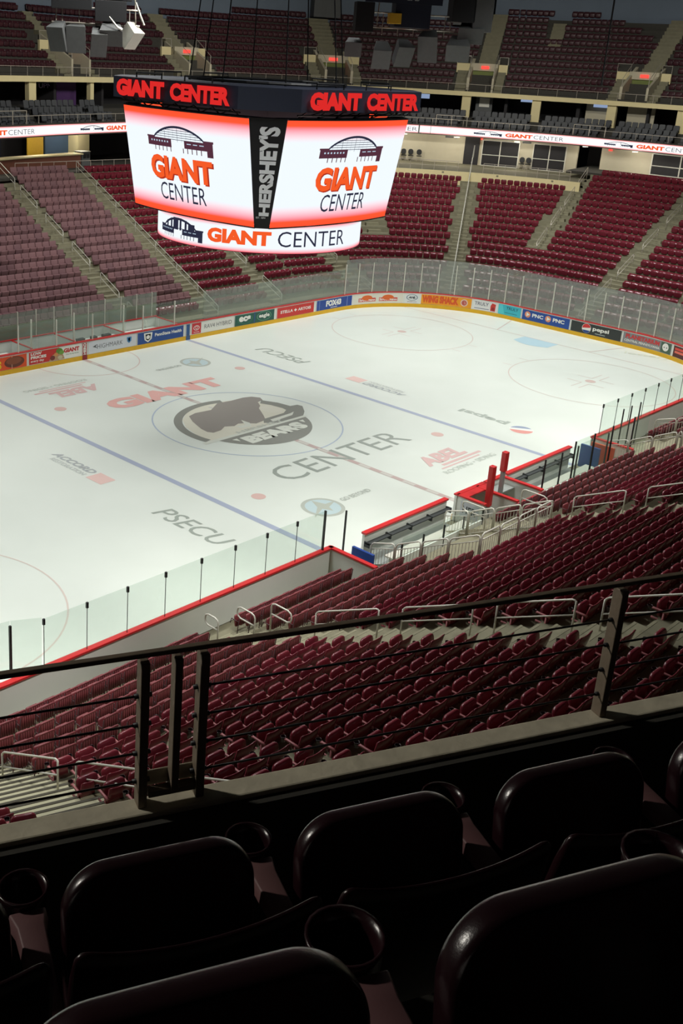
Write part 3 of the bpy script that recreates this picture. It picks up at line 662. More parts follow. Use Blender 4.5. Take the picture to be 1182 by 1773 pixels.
# padded seats, far side left
def padded():
    m = MB(); slab(m, .50, .42, .09, .04, Matrix.Translation((0, -.30, .74)) @ Matrix.Rotation(radians(12), 4, 'X'), 2, .015, .01)
    slab(m, .48, .34, .09, .04, Matrix.Translation((0, -.14, .52)) @ Matrix.Rotation(radians(-14), 4, 'X'), 2, .015, .01); return {'a': m}
lst = sorted(seats['padded'], key=lambda q: q[5]); pp = padded()
first = pp['a'].build('padded_chair', 'seat_padded', smooth=True)
FSEC = {1: 'before the short handrails', 2: 'before the long handrail'}
individuals(lst[:300], first, 'dusty padded maroon seat', 'padded seats of the far side', lambda s: FSEC.get(s, 'by the long handrail'), 'the far boards')
stuff_seats(lst[300:], padded(), 'seat_padded', 'dusty padded maroon seats in the upper rows of the far side left of the video board', 'seats', 'padded_chair')

# ------------------------------------------------------------------ handrails in the aisles
def handrail(pts, label, m='steel', posts=(0, -1), name='handrail', mid=True, r=.022, h=.9, cat='handrail', group=None):
    """pts: tread points below the rail; top rail with rounded corners, a mid rail and posts"""
    o = empty(name, pts[0]); b = Vector(pts[0]); a, e = Vector(pts[0])-b, Vector(pts[-1])-b; dr = (e-a).normalized()
    H = Vector((0, 0, h)); M = MB()
    M.tube([a+H*.45, a+H*.9, a+H*.97+dr*.03, a+H+dr*.1, e+H-dr*.1, e+H*.97-dr*.03, e+H*.9, e+H*.45], r, 7); M.build('top_rail', m, o, True)
    if mid: M = MB(); M.tube([a+H*.58, e+H*.58], r*.85, 6); M.build('mid_rail', m, o, True)
    for p in ([a, e] if len(pts) == 2 else [Vector(q)-b for q in pts]):
        MB().tube([p-Vector((0, 0, .05)), p+H*.95], r, 7).build('post', m, o, True)
    tag(o, label, cat, group); return o
def tread(d, far):
    d0, z0, r = (FD0, FZ0, FR) if far else (ND0, NZ0, NR)
    return max(0, z0+r*(d-d0)/TD-r*.5)
def on_aisle(A, dd, far):
    t = Vector(A[1]).normalized(); L = 0
    while rink_d(*(Vector(A[0])+t*L)) < dd and L < 60: L += .02
    p = Vector(A[0])+t*L; return (p.x, p.y, tread(dd, far))
k = 0
for d0 in (1.9, 4.6, 7.6, 10.5, 13.4, 16.0):
    k += 1; handrail([on_aisle(AISLES[1], d0, True), on_aisle(AISLES[1], d0+1.9, True)], 'short steel handrail, %s one up from the far boards in the left aisle' % ordw(k), 'steel_white')
A = AISLES[2]; handrail([on_aisle(A, d, True) for d in (2.2, 4.2, 6.4, 8.6, 10.8, 13.0, 15.2, 17.6)], 'long pale double handrail running the full height of the far stand', 'steel_white')
for d0 in (2.4, 6.0): handrail([on_aisle(AISLES[3], d0, True), on_aisle(AISLES[3], d0+1.9, True)], 'short handrail below the round video ring, %s one from the boards' % ordw(1 if d0 < 3 else 2), 'steel_white')
for d0 in (2.2, 5.5): handrail([on_aisle(AISLES[4], d0, True), on_aisle(AISLES[4], d0+1.0, True)], 'short handrail in the corner aisle under the video ring, %s from the boards' % ordw(1 if d0 < 3 else 2), 'steel')
handrail([on_aisle(AISLES[6], d, True) for d in (2.6, 5, 7.5, 10, 12.5, 15, 17.2, 20.4)], 'tall thin handrail up the centre of the corner aisle, right of the video board', 'steel_white', mid=False, h=1.0, r=.04)
k = 0
for d0 in (8.6, 11.3, 14.0, 16.8):
    k += 1; handrail([on_aisle(AISLES[7], d0, True), on_aisle(AISLES[7], d0+2.0, True)], 'steel handrail, %s one up the partway aisle under the terrace corner' % ordw(k))
k = 0
for d0 in (2.2, 4.1, 7.0, 10.3, 13.6, 16.9):
    k += 1; handrail([on_aisle(AISLES[8], d0, True), on_aisle(AISLES[8], d0+(1.0 if k == 1 else 2.1), True)], 'steel handrail, %s one up the right-hand end aisle' % ordw(k))
# near side
def nz(y): return NZ0+NR*((-y-HY-ND0)/TD)-NR*.3
def nrail(x, y0, y1, label, h=.9): return handrail([(x, y0, max(.1, nz(y0))), (x, y1, max(.1, nz(y1)))], label, 'steel_white', h=h)
def loop_rail(x, y0, y1, label, flip=False, rot=0):
    o = empty('handrail', (x, y1, max(.1, nz(y1)))); L = y0-y1; M = MB(); a, b = (0, L) if not flip else (L, 0)
    d = 1 if b > a else -1
    M.tube([(0, a, -.05), (0, a, .78), (0, a+d*.04, .86), (0, a+d*.14, .9), (0, b-d*.14, .9), (0, b-d*.03, .85), (0, b, .76), (0, b, .68), (0, b-d*.03, .6), (0, b-d*.14, .55), (0, a, .55)], .024, 8); M.build('rail', 'steel_white', o, True)
    tag(o, label, 'handrail'); return o
loop_rail(-15.6, -13.75, -14.3, 'looped one-post handrail closest to the near boards', False)
loop_rail(-15.3, -14.75, -15.45, 'looped one-post handrail, next one up from the near boards', False)
loop_rail(-15.25, -16.0, -16.75, 'looped one-post handrail, third one up from the near boards', True)
loop_rail(-3.3, -14.3, -15.3, 'looped one-post handrail right behind the left team bench'); loop_rail(-2.6, -16.2, -17.2, 'looped one-post handrail above the centre opening', True)
k = 0
for y0, y1 in ((-17.6, -19.6), (-20.3, -22.2), (-22.8, -24.6), (-25.2, -27.2), (-27.8, -29.6)):
    k += 1; nrail(-15.25, y0, y1, 'pale handrail, %s one up from the near boards in the aisle left of centre' % ordw(k))
k = 0
for y0, y1 in ((-18.4, -20.1), (-20.8, -22.6), (-23.4, -25.4), (-26, -28)):
    k += 1; nrail(-3.1, y0, y1, 'pale handrail, %s one up behind the centre opening in the near seats' % ordw(k))
k = 0
for y0, y1 in ((-14.4, -16.4), (-17.0, -19.0), (-19.6, -21.6), (-22.2, -24.2)):
    k += 1; nrail(-24.55, y0, y1, 'pale handrail, %s one up the stair at the lower left' % ordw(k))
# openings in the near seats with barrier rails
def barrier(a, b, z0, label, group, z1=None):
    a = Vector((a[0], a[1], z0)); b = Vector((b[0], b[1], z0 if z1 is None else z1)); o = empty('guard_rail', a); e = b-a; dr = e.normalized(); H = Vector((0, 0, 1.0)); M = MB()
    M.tube([H*.08, H*.88, H*.97+dr*.04, H+dr*.12, e+H-dr*.12, e+H*.97-dr*.04, e+H*.88, e+H*.08], .026, 8); M.build('frame', 'steel_white', o, True)
    M = MB(); M.tube([H*.8, e+H*.8], .018, 6); M.tube([H*.12, e+H*.12], .018, 6); M.build('cross_rail', 'steel_white', o, True)
    M = MB(); n = int(e.length/.12)
    for i in range(1, n): q = e*(i/n); M.tube([q+H*.12, q+H*.8], .009, 4)
    b_ = M.build('baluster', 'steel_white', o); tag(o, label, 'guard rail', group)
for vi, (x0, x1, yb) in enumerate(VOMS):
    nm = ['centre seating opening', 'seating opening beyond the benches'][vi]
    M = MB(); zb = nz(yb)
    for xx in (x0, x1): M.add([(xx, -13.9, 0), (xx, yb, 0), (xx, yb, zb+.1), (xx, -13.9, .5)], [(0, 1, 2, 3)])
    M.box(x0, x1, yb-.1, yb, 0, zb+.1); struct(M.build('wall_near', 'beige_wall'))
    MB().box(x0+.02, x1-.02, yb+.02, -14.2, zb*.0+.3, .45).build('floor', 'concrete_step')['kind'] = 'structure'
    ys = [-14.0, -15.0, -16.0, -17.0, yb]; k = 0
    for i in range(4):
        k += 1; barrier((x0, ys[i]), (x0, ys[i+1]+.06), max(.35, nz(ys[i])), 'guard rail on the left of the %s, %s up' % (nm, ordw(k)), 'guard rails round the openings', max(.35, nz(ys[i+1])))
    n = 4
    for i in range(n):
        a, b = x0+(x1-x0)*i/n, x0+(x1-x0)*(i+1)/n-.06
        barrier((a, yb), (b, yb), zb+.05, 'rear guard rail of the %s, %s along' % (nm, ordw(i+1)), 'guard rails round the openings')
    for i in range(4):
        barrier((x1, ys[i]), (x1, ys[i+1]+.06), max(.35, nz(ys[i])), 'guard rail on the right of the %s, %s up' % (nm, ordw(i+1)), 'guard rails round the openings', max(.35, nz(ys[i+1])))

# ------------------------------------------------------------------ near boards, benches and glass
nb = empty('dasher_board'); tag(nb, 'white near-side rink boards with red cap rail, in front of the maroon seats', 'rink boards')
def nbseg(x0, x1, par=nb):
    s0, s1 = NX(x1), NX(x0)
    band([(0, 0), (0, 1.05), (.1, 1.05), (.1, 0)], s0, s1, 1, close=True).build('board', 'white_board', par)
    band([(-.03, 0), (-.03, .24), (.0, .24), (.0, 0)], s0, s1, 1, close=True).build('kick_plate', 'yellow_kick', par)
    band([(-.04, 1.05), (-.04, 1.11), (.15, 1.11), (.15, 1.05)], s0, s1, 1, close=True).build('cap_rail', 'red_cap', par)
nbseg(-35.3, -9.05); nbseg(9.0, 35.0); nbseg(-1.75, .2); nbseg(.28, 1.55)
MB().box(-9.15, -9.05, -14.9, -13.0, 0, 1.05).build('return_board', 'white_board', nb); MB().box(-9.2, -9.02, -14.95, -12.95, 1.05, 1.11).build('cap_rail', 'red_cap', nb)
MB().box(9.0, 9.1, -14.9, -13.0, 0, 1.05).build('return_board', 'white_board', nb); MB().box(8.97, 9.13, -14.95, -12.95, 1.05, 1.11).build('cap_rail', 'red_cap', nb)
for nm, x0, x1, lab in (('l', -7.35, -2.4, 'left'), ('r', 1.8, 7.0, 'right')):
    o = empty('players_bench', (x0, -12.95, 0)); tag(o, 'players bench enclosure with red topped board and clear back glass, %s of the centre line' % lab, 'team bench'); L = x1-x0
    MB().box(0, L, -.1, 0, 0, 1.05).build('front_board', 'white_board', o); MB().box(-.02, L+.02, -.16, .04, 1.05, 1.12).build('cap_rail', 'red_cap', o)
    M = MB(); M.box(0, L, -.34, -.14, .72, .76)
    for i in range(5): M.box(L*i/4-.03*(i > 0), L*i/4+.03, -.34, -.1, .6, .8)
    M.build('bottle_shelf', 'rubber', o)
    MB().box(0, L, -1.75, 0, .0, .1).build('bench_floor', 'grey_board', o)
    M = MB(); M.box(.1, L-.1, -1.35, -.95, .50, .56)
    for i in range(6): M.box(.3+(L-.7)*i/5, .36+(L-.7)*i/5, -1.3, -1.0, .1, .5)
    M.build('bench_seat', 'steel_white', o)
    M = MB(); M.box(0, L, -1.72, -1.66, 0, .8); M.build('rear_panel', 'white_board', o)
    for i in range(5):
        x = L*i/4; MB().box(x-.02, x+.02, -1.73, -1.67, .0, 2.2 if lab == 'right' else 1.3).build('stanchion', 'black_metal', o)
    MB().box(0, L, -1.71, -1.69, .64, 2.25 if lab == 'right' else 1.5).build('rear_glass', 'glass_near', o)
pbx = empty('timekeeper_box', (-1.7, -12.95, 0)); tag(pbx, 'white and red topped timekeeper and gate box between the two team benches', 'timekeeper box')
M = MB(); M.box(0, .1, -1.3, -.1, 0, 1.05); M.box(1.3, 1.4, -1.9, -.1, 0, 1.05); M.box(3.1, 3.2, -1.9, -.1, 0, 1.05); M.box(1.3, 3.2, -1.95, -1.85, 0, .9); M.build('partition', 'white_board', pbx)
M = MB(); M.box(-.04, .14, -1.34, -.08, 1.05, 1.11); M.box(1.26, 1.44, -1.94, -.08, 1.05, 1.11); M.box(3.06, 3.24, -1.94, -.08, 1.05, 1.11); M.box(1.3, 3.2, -1.97, -1.83, .9, .95); M.box(0, 1.9, -.5, -.12, 1.05, 1.1); M.build('cap_rail', 'red_cap', pbx)
MB().box(1.42, 3.06, -.75, -.15, .78, .83).build('desk', 'grey_board', pbx)
M = MB(); M.box(-1.78, -1.74, -13.32, -13.2, .55, .95)
text('HERSHEY', -14.15, -13.15, .45, .8, lambda x, y, z: (-1.71-z, -x-27.3, y), flat((60, 60, 66)), None, mb=M)
M = MB(); M.box(-.012, -.006, -1.1, -.3, .3, .9); M.build('poster', flat((206, 210, 216)), pbx)
text('HER', -1.0, -.4, .45, .75, lambda x, y, z: (-.014-z*.2, x*-1-1.4, y), flat((50, 54, 62)), pbx, bold=.02)
for x, y, z1, z0, lab in ((-1.1, -14.05, 2.45, .8, 'left'), (.05, -13.85, 2.7, 1.9, 'right')):
    o = empty('padded_post', (x, y, 0)); MB().box(-.08, .08, -.07, .07, 0, z0).build('pole', 'grey_board', o, bevel=.01)
    MB().box(-.12, .12, -.11, .11, z0, z1).build('red_pad', 'red_cap', o, bevel=.03); tag(o, 'tall post with red padding beside the timekeeper box, %s of the two' % lab, 'padded post')
o = MB().box(-8.6, -8.5, -14.4, -13.5, .15, 1.15).build('door_pad', flat((30, 70, 150))); tag(o, 'blue padded gate panel beside the left bench gap in the near boards', 'gate')
o = MB().box(7.6, 7.7, -14.1, -13.2, .1, 1.15).build('door_pad', flat((34, 84, 160))); tag(o, 'blue gate panel beyond the right team bench', 'gate')
o = MB().box(8.35, 8.45, -14.4, -13.3, .1, 1.1).build('door_pad', flat((224, 84, 40))); tag(o, 'orange gate panel beyond the right team bench', 'gate')
# glass above the near boards
x = -9.55; k = 1
while x > -20.5:
    o = pane(NX(x), NX(x-1.36), .05, 1.1, 2.55, 'glass_near', 'clear pane above the near boards, %s one left of the dark post' % ordw(k), 'clear near glass left of the benches', 'black_metal' if k == 1 else None, 1, .02)
    c = MB(); c.box(-.03, .03, -.03, .03, 2.38, 2.55, Matrix.Translation((x-1.38, -13.01, 0))); c.box(-.006, .006, -.01, .01, 1.1, 2.5, Matrix.Translation((x-1.38, -13.01, 0))); c.build('clip', 'black_metal', o)
    x -= 1.4; k += 1
cp = [(-20.78, -13.0), (-21.5, -12.62), (-23.3, -12.35), (-25.2, -11.5), (-27.0, -10.1)]
for j in range(4):
    a, b = Vector(cp[j]), Vector(cp[j+1]); t = (b-a).normalized()*.01; n_ = Vector((t.y, -t.x))*.7
    M = MB(); M.hexa([(v.x, v.y, 1.1) for v in (a+t, b-t, b-t+n_, a+t+n_)]+[(v.x, v.y, 2.6) for v in (a+t, b-t, b-t+n_, a+t+n_)])
    o = M.build('glass_shield', 'glass_near'); tag(o, 'clear pane at the lower left rink corner, %s from the straight glass' % ordw(j+1), 'glass pane', 'clear near glass left of the benches')
    if j == 0: MB().box(b.x-.03, b.x+.03, b.y-.03, b.y+.03, 1.1, 2.45).build('stanchion', 'black_metal', o)
o = tag(MB().box(-8.46, -8.42, -13.03, -12.97, 0, 2.25).build('glass_post', 'black_metal'), 'lone dark post at the right side of the left bench gap', 'post')
x = 9.6; k = 1
while x < 22:
    o = pane(NX(x+1.36), NX(x), .05, 1.1, 2.55, 'glass_near', 'clear pane above the near boards, %s one right of the benches' % ordw(k), 'clear near glass right of the benches', None, 1, .02)
    c = MB(); c.box(-.03, .03, -.03, .03, 2.38, 2.55, Matrix.Translation((x, -13.01, 0))); c.box(-.012, .012, -.01, .01, 1.1, 2.5, Matrix.Translation((x, -13.01, 0))); c.build('clip', 'black_metal', o)
    x += 1.4; k += 1
k = 1
for x in (4.0, 5.6, 7.2, 9.2):
    o = MB().box(x, x+1.5, -14.72, -14.70, .5, 2.5).build('glass_shield', 'glass_near'); tag(o, 'clear upright pane behind the right team bench, %s from the left' % ordw(k), 'glass pane', 'panes behind the right bench')
    MB().box(x-.02, x+.02, -14.74, -14.68, .2, 2.5).build('stanchion', 'black_metal', o); k += 1
for x in (10.5, 11.3, 12.2):
    tag(MB().box(x-.02, x+.02, -13.6, -13.55, 0, 2.3).build('glass_post', 'black_metal'), 'thin dark post behind the near boards, %s right of the orange gate' % {10.5: 'first', 11.3: 'second', 12.2: 'third'}[x], 'post')
# catch line of glass across the far corner of the near glass omitted: nothing else stands on the near boards

# ------------------------------------------------------------------ club level: plan curve of the ribbon screen
RBP = [(-30, 27), (-16, 26.2), (-6, 26.3), (4.2, 27.6), (9.8, 29.1), (16.2, 30.4), (27, 32.3), (38, 31), (46.0, 26.1), (49.8, 20), (52.3, 14), (53.1, 8.3), (53.3, 4.5), (53, -4), (51, -14)]
RC_ = []
for i in range(1, len(RBP)-2):
    a, b, c, d = [Vector(RBP[j]) for j in (i-1, i, i+1, i+2)]
    for k in range(12):
        t = k/12; RC_.append(.5*((2*b)+(c-a)*t+(2*a-5*b+4*c-d)*t*t+(-a+3*b-3*c+d)*t**3))
RC_.append(Vector(RBP[-2])); RL = [0.]
for i in range(1, len(RC_)): RL.append(RL[-1]+(RC_[i]-RC_[i-1]).length)
def rb(s, off=0):
    s = max(0, min(RL[-1]-.001, s)); i = 0
    while RL[i+1] < s: i += 1
    t = (s-RL[i])/(RL[i+1]-RL[i])
    def nrm(j):
        a = RC_[max(0, j-1)]; b = RC_[min(len(RC_)-1, j+1)]; T = (b-a).normalized(); return Vector((-T.y, T.x))
    n = (nrm(i)*(1-t)+nrm(i+1)*t).normalized(); return RC_[i]*(1-t)+RC_[i+1]*t+n*off, n
RS0, RS1 = 4, 94
def rband(prof, s0=RS0, s1=RS1, step=1.5, mb=None, close=True):
    M = mb or MB(); n = max(1, int((s1-s0)/step)); rows = []
    for i in range(n+1):
        s = s0+(s1-s0)*i/n; rows.append([(rb(s, d)[0].x, rb(s, d)[0].y, z) for d, z in prof])
    M.loft(rows) if close else M.grid(rows); return M
def rbox(s0, s1, d0, d1, z0, z1, mb=None): return rband([(d0, z0), (d0, z1), (d1, z1), (d1, z0)], s0, s1, 1.5, mb)
RF = lambda x, y, z: (rb(x, -.02-z)[0].x, rb(x, -.02-z)[0].y, y)
# ribbon board
rbn = empty('ribbon_board'); tag(rbn, 'long white and red lit ribbon screen along the front of the club level', 'ribbon screen')
rbox(RS0, RS1, .0, .25, 10.62, 11.48).build('housing', 'concrete_dark', rbn)
M = MB(); ns = 90; nz_ = 12; cols = []
for j in range(nz_+1):
    y = j/nz_; row = []
    for i in range(ns+1):
        s = RS0+(RS1-RS0)*i/ns; row.append(RF(s, 10.7+.68*y, 0))
        e = max(0, 1-min(y, 1-y)/.18); cols.append((1, 1-.78*e**1.2, 1-.80*e**1.3, 1))
    M.v += row
for j in range(nz_):
    for i in range(ns): q = j*(ns+1)+i; M.f.append((q, q+1, q+ns+2, q+ns+1))
M.c = cols; M.build('screen', 'led_screen', rbn)
def arch_logo(x0, x1, y0, y1, fn, par, m='led_navy', m2='led_brown', n=16, cols=9, rows=4, z=.012, lw=None):
    """arched arena front: arch, glazing bars and brick wings"""
    w, h = x1-x0, y1-y0; lw = lw or h*.045; cx = x0+w*.5
    def arc(u, k=1): # u -1..1
        return cx+u*w*.40, y0+h*(.52+.48*k*(1-u*u)**.8)
    A = MB()
    A.grid([[fn(*arc(-1+2*i/n), z) for i in range(n+1)], [fn(arc(-1+2*i/n)[0], arc(-1+2*i/n)[1]-lw*2.4, z) for i in range(n+1)]])
    for i in range(1, cols):
        u = -1+2*i/cols; x, y = arc(u); hw = lw*(.35 if i not in (3, 6) else 1.0); rect(x-hw, x+hw, y0+h*.42, y, fn, z, mb=A)
    for j in range(rows):
        y = y0+h*(.5+.42*j/rows)
        uu = [u for u in [k/20 for k in range(21)] if arc(u)[1] > y]; ue = max(uu) if uu else 0
        if ue: rect(cx-ue*w*.4, cx+ue*w*.4, y-lw*.3, y+lw*.3, fn, z, mb=A, nx=6)
    A.build('emblem', m, par)
    B_ = MB(); rect(x0, cx-w*.10, y0+h*.20, y0+h*.50, fn, z+.002, mb=B_, nx=3); rect(x0-.01*w, x0+w*.12, y0+h*.5, y0+h*.56, fn, z+.002, mb=B_)
    rect(cx+w*.10, x1, y0+h*.22, y0+h*.50, fn, z+.002, mb=B_, nx=3); rect(cx+w*.38, x1+.01*w, y0+h*.5, y0+h*.58, fn, z+.002, mb=B_)
    rect(cx+w*.42, x1, y0+h*.0, y0+h*.22, fn, z+.002, mb=B_)
    for i in range(12):
        x = x0+w*(.12+.78*i/12)
        if .40 < (x-x0)/w < .56: continue
        rect(x, x+w*.012, y0+h*.04, y0+h*.22, fn, z+.002, mb=B_)
    B_.build('emblem', m2, par)
    D = MB()
    for i in range(7):
        x = x0+w*(.06+.045*i); rect(x, x+w*.02, y0+h*.36, y0+h*.42, fn, z+.006, mb=D)
    for i in range(3): rect(cx+w*(.14+.09*i), cx+w*(.2+.09*i), y0+h*.38, y0+h*.41, fn, z+.006, mb=D)
    D.build('emblem', 'led_blue', par)
for s_ in (5, 18.5, 31.1, 45, 59.2, 72.6, 83.9):
    text('GIANT', s_, s_+2.35, 10.86, 11.18, RF, 'led_orange', rbn, bold=.05, z=.02)
    if s_ != 59.2: text('CENTER', s_+2.45, s_+5.0, 10.86, 11.18, RF, 'led_navy', rbn, bold=-.012, z=.02)
    else: text('CENTER', 61.7, 64.8, 10.86, 11.18, RF, 'led_navy', rbn, bold=-.012, z=.02)
    arch_logo(s_-2.75, s_-.3, 10.86, 11.24, RF, rbn, cols=5, rows=0, n=10, m2='led_navy', lw=.016)
# club deck
struct(rband([(.25, 10.7), (.25, 11.05), (1.2, 11.05), (1.2, 11.4), (2.1, 11.4), (2.1, 11.8), (3.0, 11.8), (3.0, 12.15), (7.5, 12.15), (7.5, 10.7)]).build('floor', 'concrete_dark'))
rail = empty('club_railing'); tag(rail, 'thin pale railing running above the ribbon screen', 'railing')
M = MB(); n = 60; M.tube([(rb(RS0+(RS1-RS0)*i/n, .2)[0].x, rb(RS0+(RS1-RS0)*i/n, .2)[0].y, 12.0) for i in range(n+1)], .025, 5); M.build('top_rail', 'steel', rail)
s = RS0
while s < RS1: p = rb(s, .2)[0]; MB().tube([(p.x, p.y, 11.4), (p.x, p.y, 12.0)], .02, 4).build('post', 'steel', rail); s += 1.35
for s0, lab in ((66.4, 'left'), (78.3, 'right'), (20.2, 'far left')):
    o = empty('gate_frame', (rb(s0, .15)[0].x, rb(s0, .15)[0].y, 11.4)); b = Vector(o.location); M = MB()
    for a in (0, 1.35, 2.7): q = Vector((*rb(s0+a, .15)[0], 11.4))-b; M.tube([q, q+Vector((0, 0, .95))], .03, 5)
    M.tube([Vector((0, 0, .95)), q+Vector((0, 0, .95))], .03, 5); M.build('frame', 'steel', o); tag(o, 'taller rail frame on the club railing above the ribbon screen, %s one' % lab, 'railing')
# club seats
def club():
    m = MB(); slab(m, .50, .55, .08, .06, Matrix.Translation((0, -.32, .72)) @ Matrix.Rotation(radians(10), 4, 'X'), 1, .015, 0)
    m.box(-.24, .24, -.28, .14, .38, .48); m.box(-.28, -.24, -.3, .12, .55, .62); m.box(-.04, .04, -.1, 0, 0, .4); return m
first = club().build('club_chair', 'seat_club'); ncl = 0
for r, (off, z) in enumerate(((.95, 11.05), (1.85, 11.4), (2.75, 11.8))):
    for lo, hi, lab in ((19, 33.5, 'left of the video board'), (62.5, 89, 'right of the video board')):
        s = lo; k = 0
        while s < hi:
            g = (s-lo) % 5.9
            p, n = rb(s, off)
            if g > .9 and inview((p.x, p.y, z+.7), 5):
                o = first if ncl == 0 else first.copy()
                if ncl: C.objects.link(o)
                o.location = (p.x, p.y, z); o.rotation_euler = (0, 0, atan2(-n.y, -n.x)-pi/2)
                k += 1; ncl += 1; tag(o, 'grey club seat, %s row up, %s along, %s' % (ORD[r], ordw(k), lab), 'seat', 'grey club seats')
            s += .58*.12/max(.02, (rb(s+.12, off)[0]-p).length)
# columns, suites behind and the beam of the upper deck
for s_, lab in ((27.0, 'first from the left edge'), (33.2, 'slimmer one just left of the video board'), (60.7, 'behind the right sign of the video board'), (68.5, 'first one clear of the video board'), (74.5, 'second one clear of the video board'), (80.2, 'third one clear of the video board'), (85.9, 'at the right edge of the photo'), (46, 'hidden by the video board')):
    hw = .35 if s_ not in (33.2,) else .2
    M = rbox(s_-hw, s_+hw, 3.22, 3.6, 12.1, 14.06); o = M.build('column', 'beige'); tag(o, 'cream square column holding up the upper deck, %s' % lab, 'column')
struct(rband([(2.95, 14.03), (2.95, 14.42), (3.35, 14.42), (3.35, 14.03)]).build('trim_2', 'beige'))
struct(rbox(RS0, RS1, 7.4, 7.6, 12.15, 14.3).build('wall_suites', 'dark_wall'))
struct(rbox(RS0, RS1, 3.35, 7.6, 14.1, 14.3).build('ceiling', 'ceiling_dark'))
for s_ in (22, 30.5, 36, 58, 63, 71.8, 77.4, 82.6, 88):
    struct(rbox(s_, s_+.25, 4.6, 7.4, 12.15, 14.1).build('wall_suite_divider', 'dark_wall'))
for s0, s1, m, lab in ((31.2, 33.4, 'purple_wall', 'purple wall panel beside the slim column'), (78.0, 79.7, 'beige_wall', 'tan wall panel left of a cream column in the suite level'), (80.9, 83.2, 'beige_wall', 'tan wall panel right of a cream column in the suite level'), (69.1, 70.6, 'speaker_grey', 'grey wall panel with a framed picture in the suite level')):
    o = rbox(s0, s1, 5.0, 5.1, 12.15, 14.1).build('wall_board', m); tag(o, lab, 'wall panel')
def sbox(name, s0, s1, d0, d1, z0, z1, m, label, cat, group=None):
    o = rbox(s0, s1, d0, d1, z0, z1).build(name, m); tag(o, label, cat, group); return o
sbox('television', 64.9, 65.8, 4.5, 4.6, 13.55, 13.95, 'tv_glow', 'small lit television right of the sign on the video board', 'television')
sbox('television', 73.0, 74.0, 5.6, 5.7, 13.75, 14.05, 'tv_glow', 'bluish television at the top of the third suite bay', 'television')
sbox('television', 78.6, 79.6, 4.2, 4.3, 13.75, 14.05, 'tv_glow', 'bluish television left of the tan wall panel', 'television')
sbox('framed_picture', 69.4, 70.3, 4.93, 4.98, 13.1, 13.9, 'steel_white', 'pale framed picture on the grey suite wall', 'picture')
text('UPMC', 29.4, 31.2, 13.5, 13.85, lambda x, y, z: (rb(x, 5.0)[0].x, rb(x, 5.0)[0].y, y), flat((120, 100, 140)), bpy.data.objects['wall_board'], bold=.0)
# upper deck seats
UR0, URR, UTD = 14.35, .66, .86
NU = 11
UT = [(RS0, 41, 7), (41, 53, 8), (53, 68.9, 9), (68.9, RS1, 11)]      # rows in each stretch of the upper deck
for a, b, nn in UT:
    P = [(3.35, 14.1), (3.35, 14.4), (4.3, 14.4)]
    for k in range(nn): P += [(4.3+UTD*k, UR0+.2+URR*k), (4.3+UTD*(k+1), UR0+.2+URR*k)]
    struct(rband(P+[(4.3+UTD*nn+.32, UR0+.2+URR*(nn-1)), (4.3+UTD*nn+.32, 14.1)], a, b).build('floor', 'concrete_dark'))
    struct(rbox(a, b, 4.3+UTD*nn+.32, 4.3+UTD*nn+.6, 14.1, 26).build('wall_far', 'grey_wall'))
def nrows(s): return [n for a, b, n in UT if a <= s <= b][0]
UA = [33.2, 46.2, 58.7, 69.4, 81.4]   # vomitory centres
def upper_seat():
    m = MB(); slab(m, .525, .46, .05, .06, Matrix.Translation((0, -.33, .66)) @ Matrix.Rotation(radians(12), 4, 'X'), 2, .014, .01)
    slab(m, .49, .36, .07, .08, Matrix.Translation((0, -.16, .56)) @ Matrix.Rotation(radians(-10), 4, 'X'), 2, .014, .01); return m
ul = []
for r in range(NU):
    s = 17.5; k = {}
    while s < 92:
        p, n = rb(s, 4.3+UTD*r+.62); sec = sum(s > a for a in UA)
        near_v = any(abs(s-a) < (2.1 if r < 4 else .75) for a in UA)
        stepped = r >= nrows(s) or (sec == 4 and s > {10: 76.9, 9: 78.2, 8: 79.2, 7: 80.1}.get(r, 99))
        aisle = r > 6 and 73.9 < s < 75.1
        z = UR0+.2+URR*r
        if not near_v and not stepped and not aisle and inview((p.x, p.y, z+.6), 8):
            k[sec] = k.get(sec, 0)+1; ul.append((Vector((p.x, p.y, z)), atan2(-n.y, -n.x)-pi/2, r+1, sec, k[sec], project((p.x, p.y, z))[2]))
        s += PITCH*.12/max(.02, (rb(s+.12, 4.3+UTD*r+.62)[0]-p).length)
ul.sort(key=lambda q: q[5])
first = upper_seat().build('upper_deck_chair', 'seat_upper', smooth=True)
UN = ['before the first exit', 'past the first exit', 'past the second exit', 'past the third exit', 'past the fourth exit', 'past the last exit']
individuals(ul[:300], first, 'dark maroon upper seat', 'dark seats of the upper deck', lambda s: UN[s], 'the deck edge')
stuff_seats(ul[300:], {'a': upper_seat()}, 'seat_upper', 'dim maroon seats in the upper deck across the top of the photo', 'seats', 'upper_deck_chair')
ur = empty('deck_railing'); tag(ur, 'pale railing along the front edge of the far upper deck', 'railing'); M = MB(); n = 60
M.tube([(rb(RS0+(RS1-RS0)*i/n, 3.2)[0].x, rb(RS0+(RS1-RS0)*i/n, 3.2)[0].y, 15.05) for i in range(n+1)], .022, 5); M.build('top_rail', 'steel', ur)
s = RS0
while s < RS1: p = rb(s, 3.2)[0]; MB().tube([(p.x, p.y, 14.4), (p.x, p.y, 15.05)], .018, 4).build('post', 'steel', ur); s += 1.5
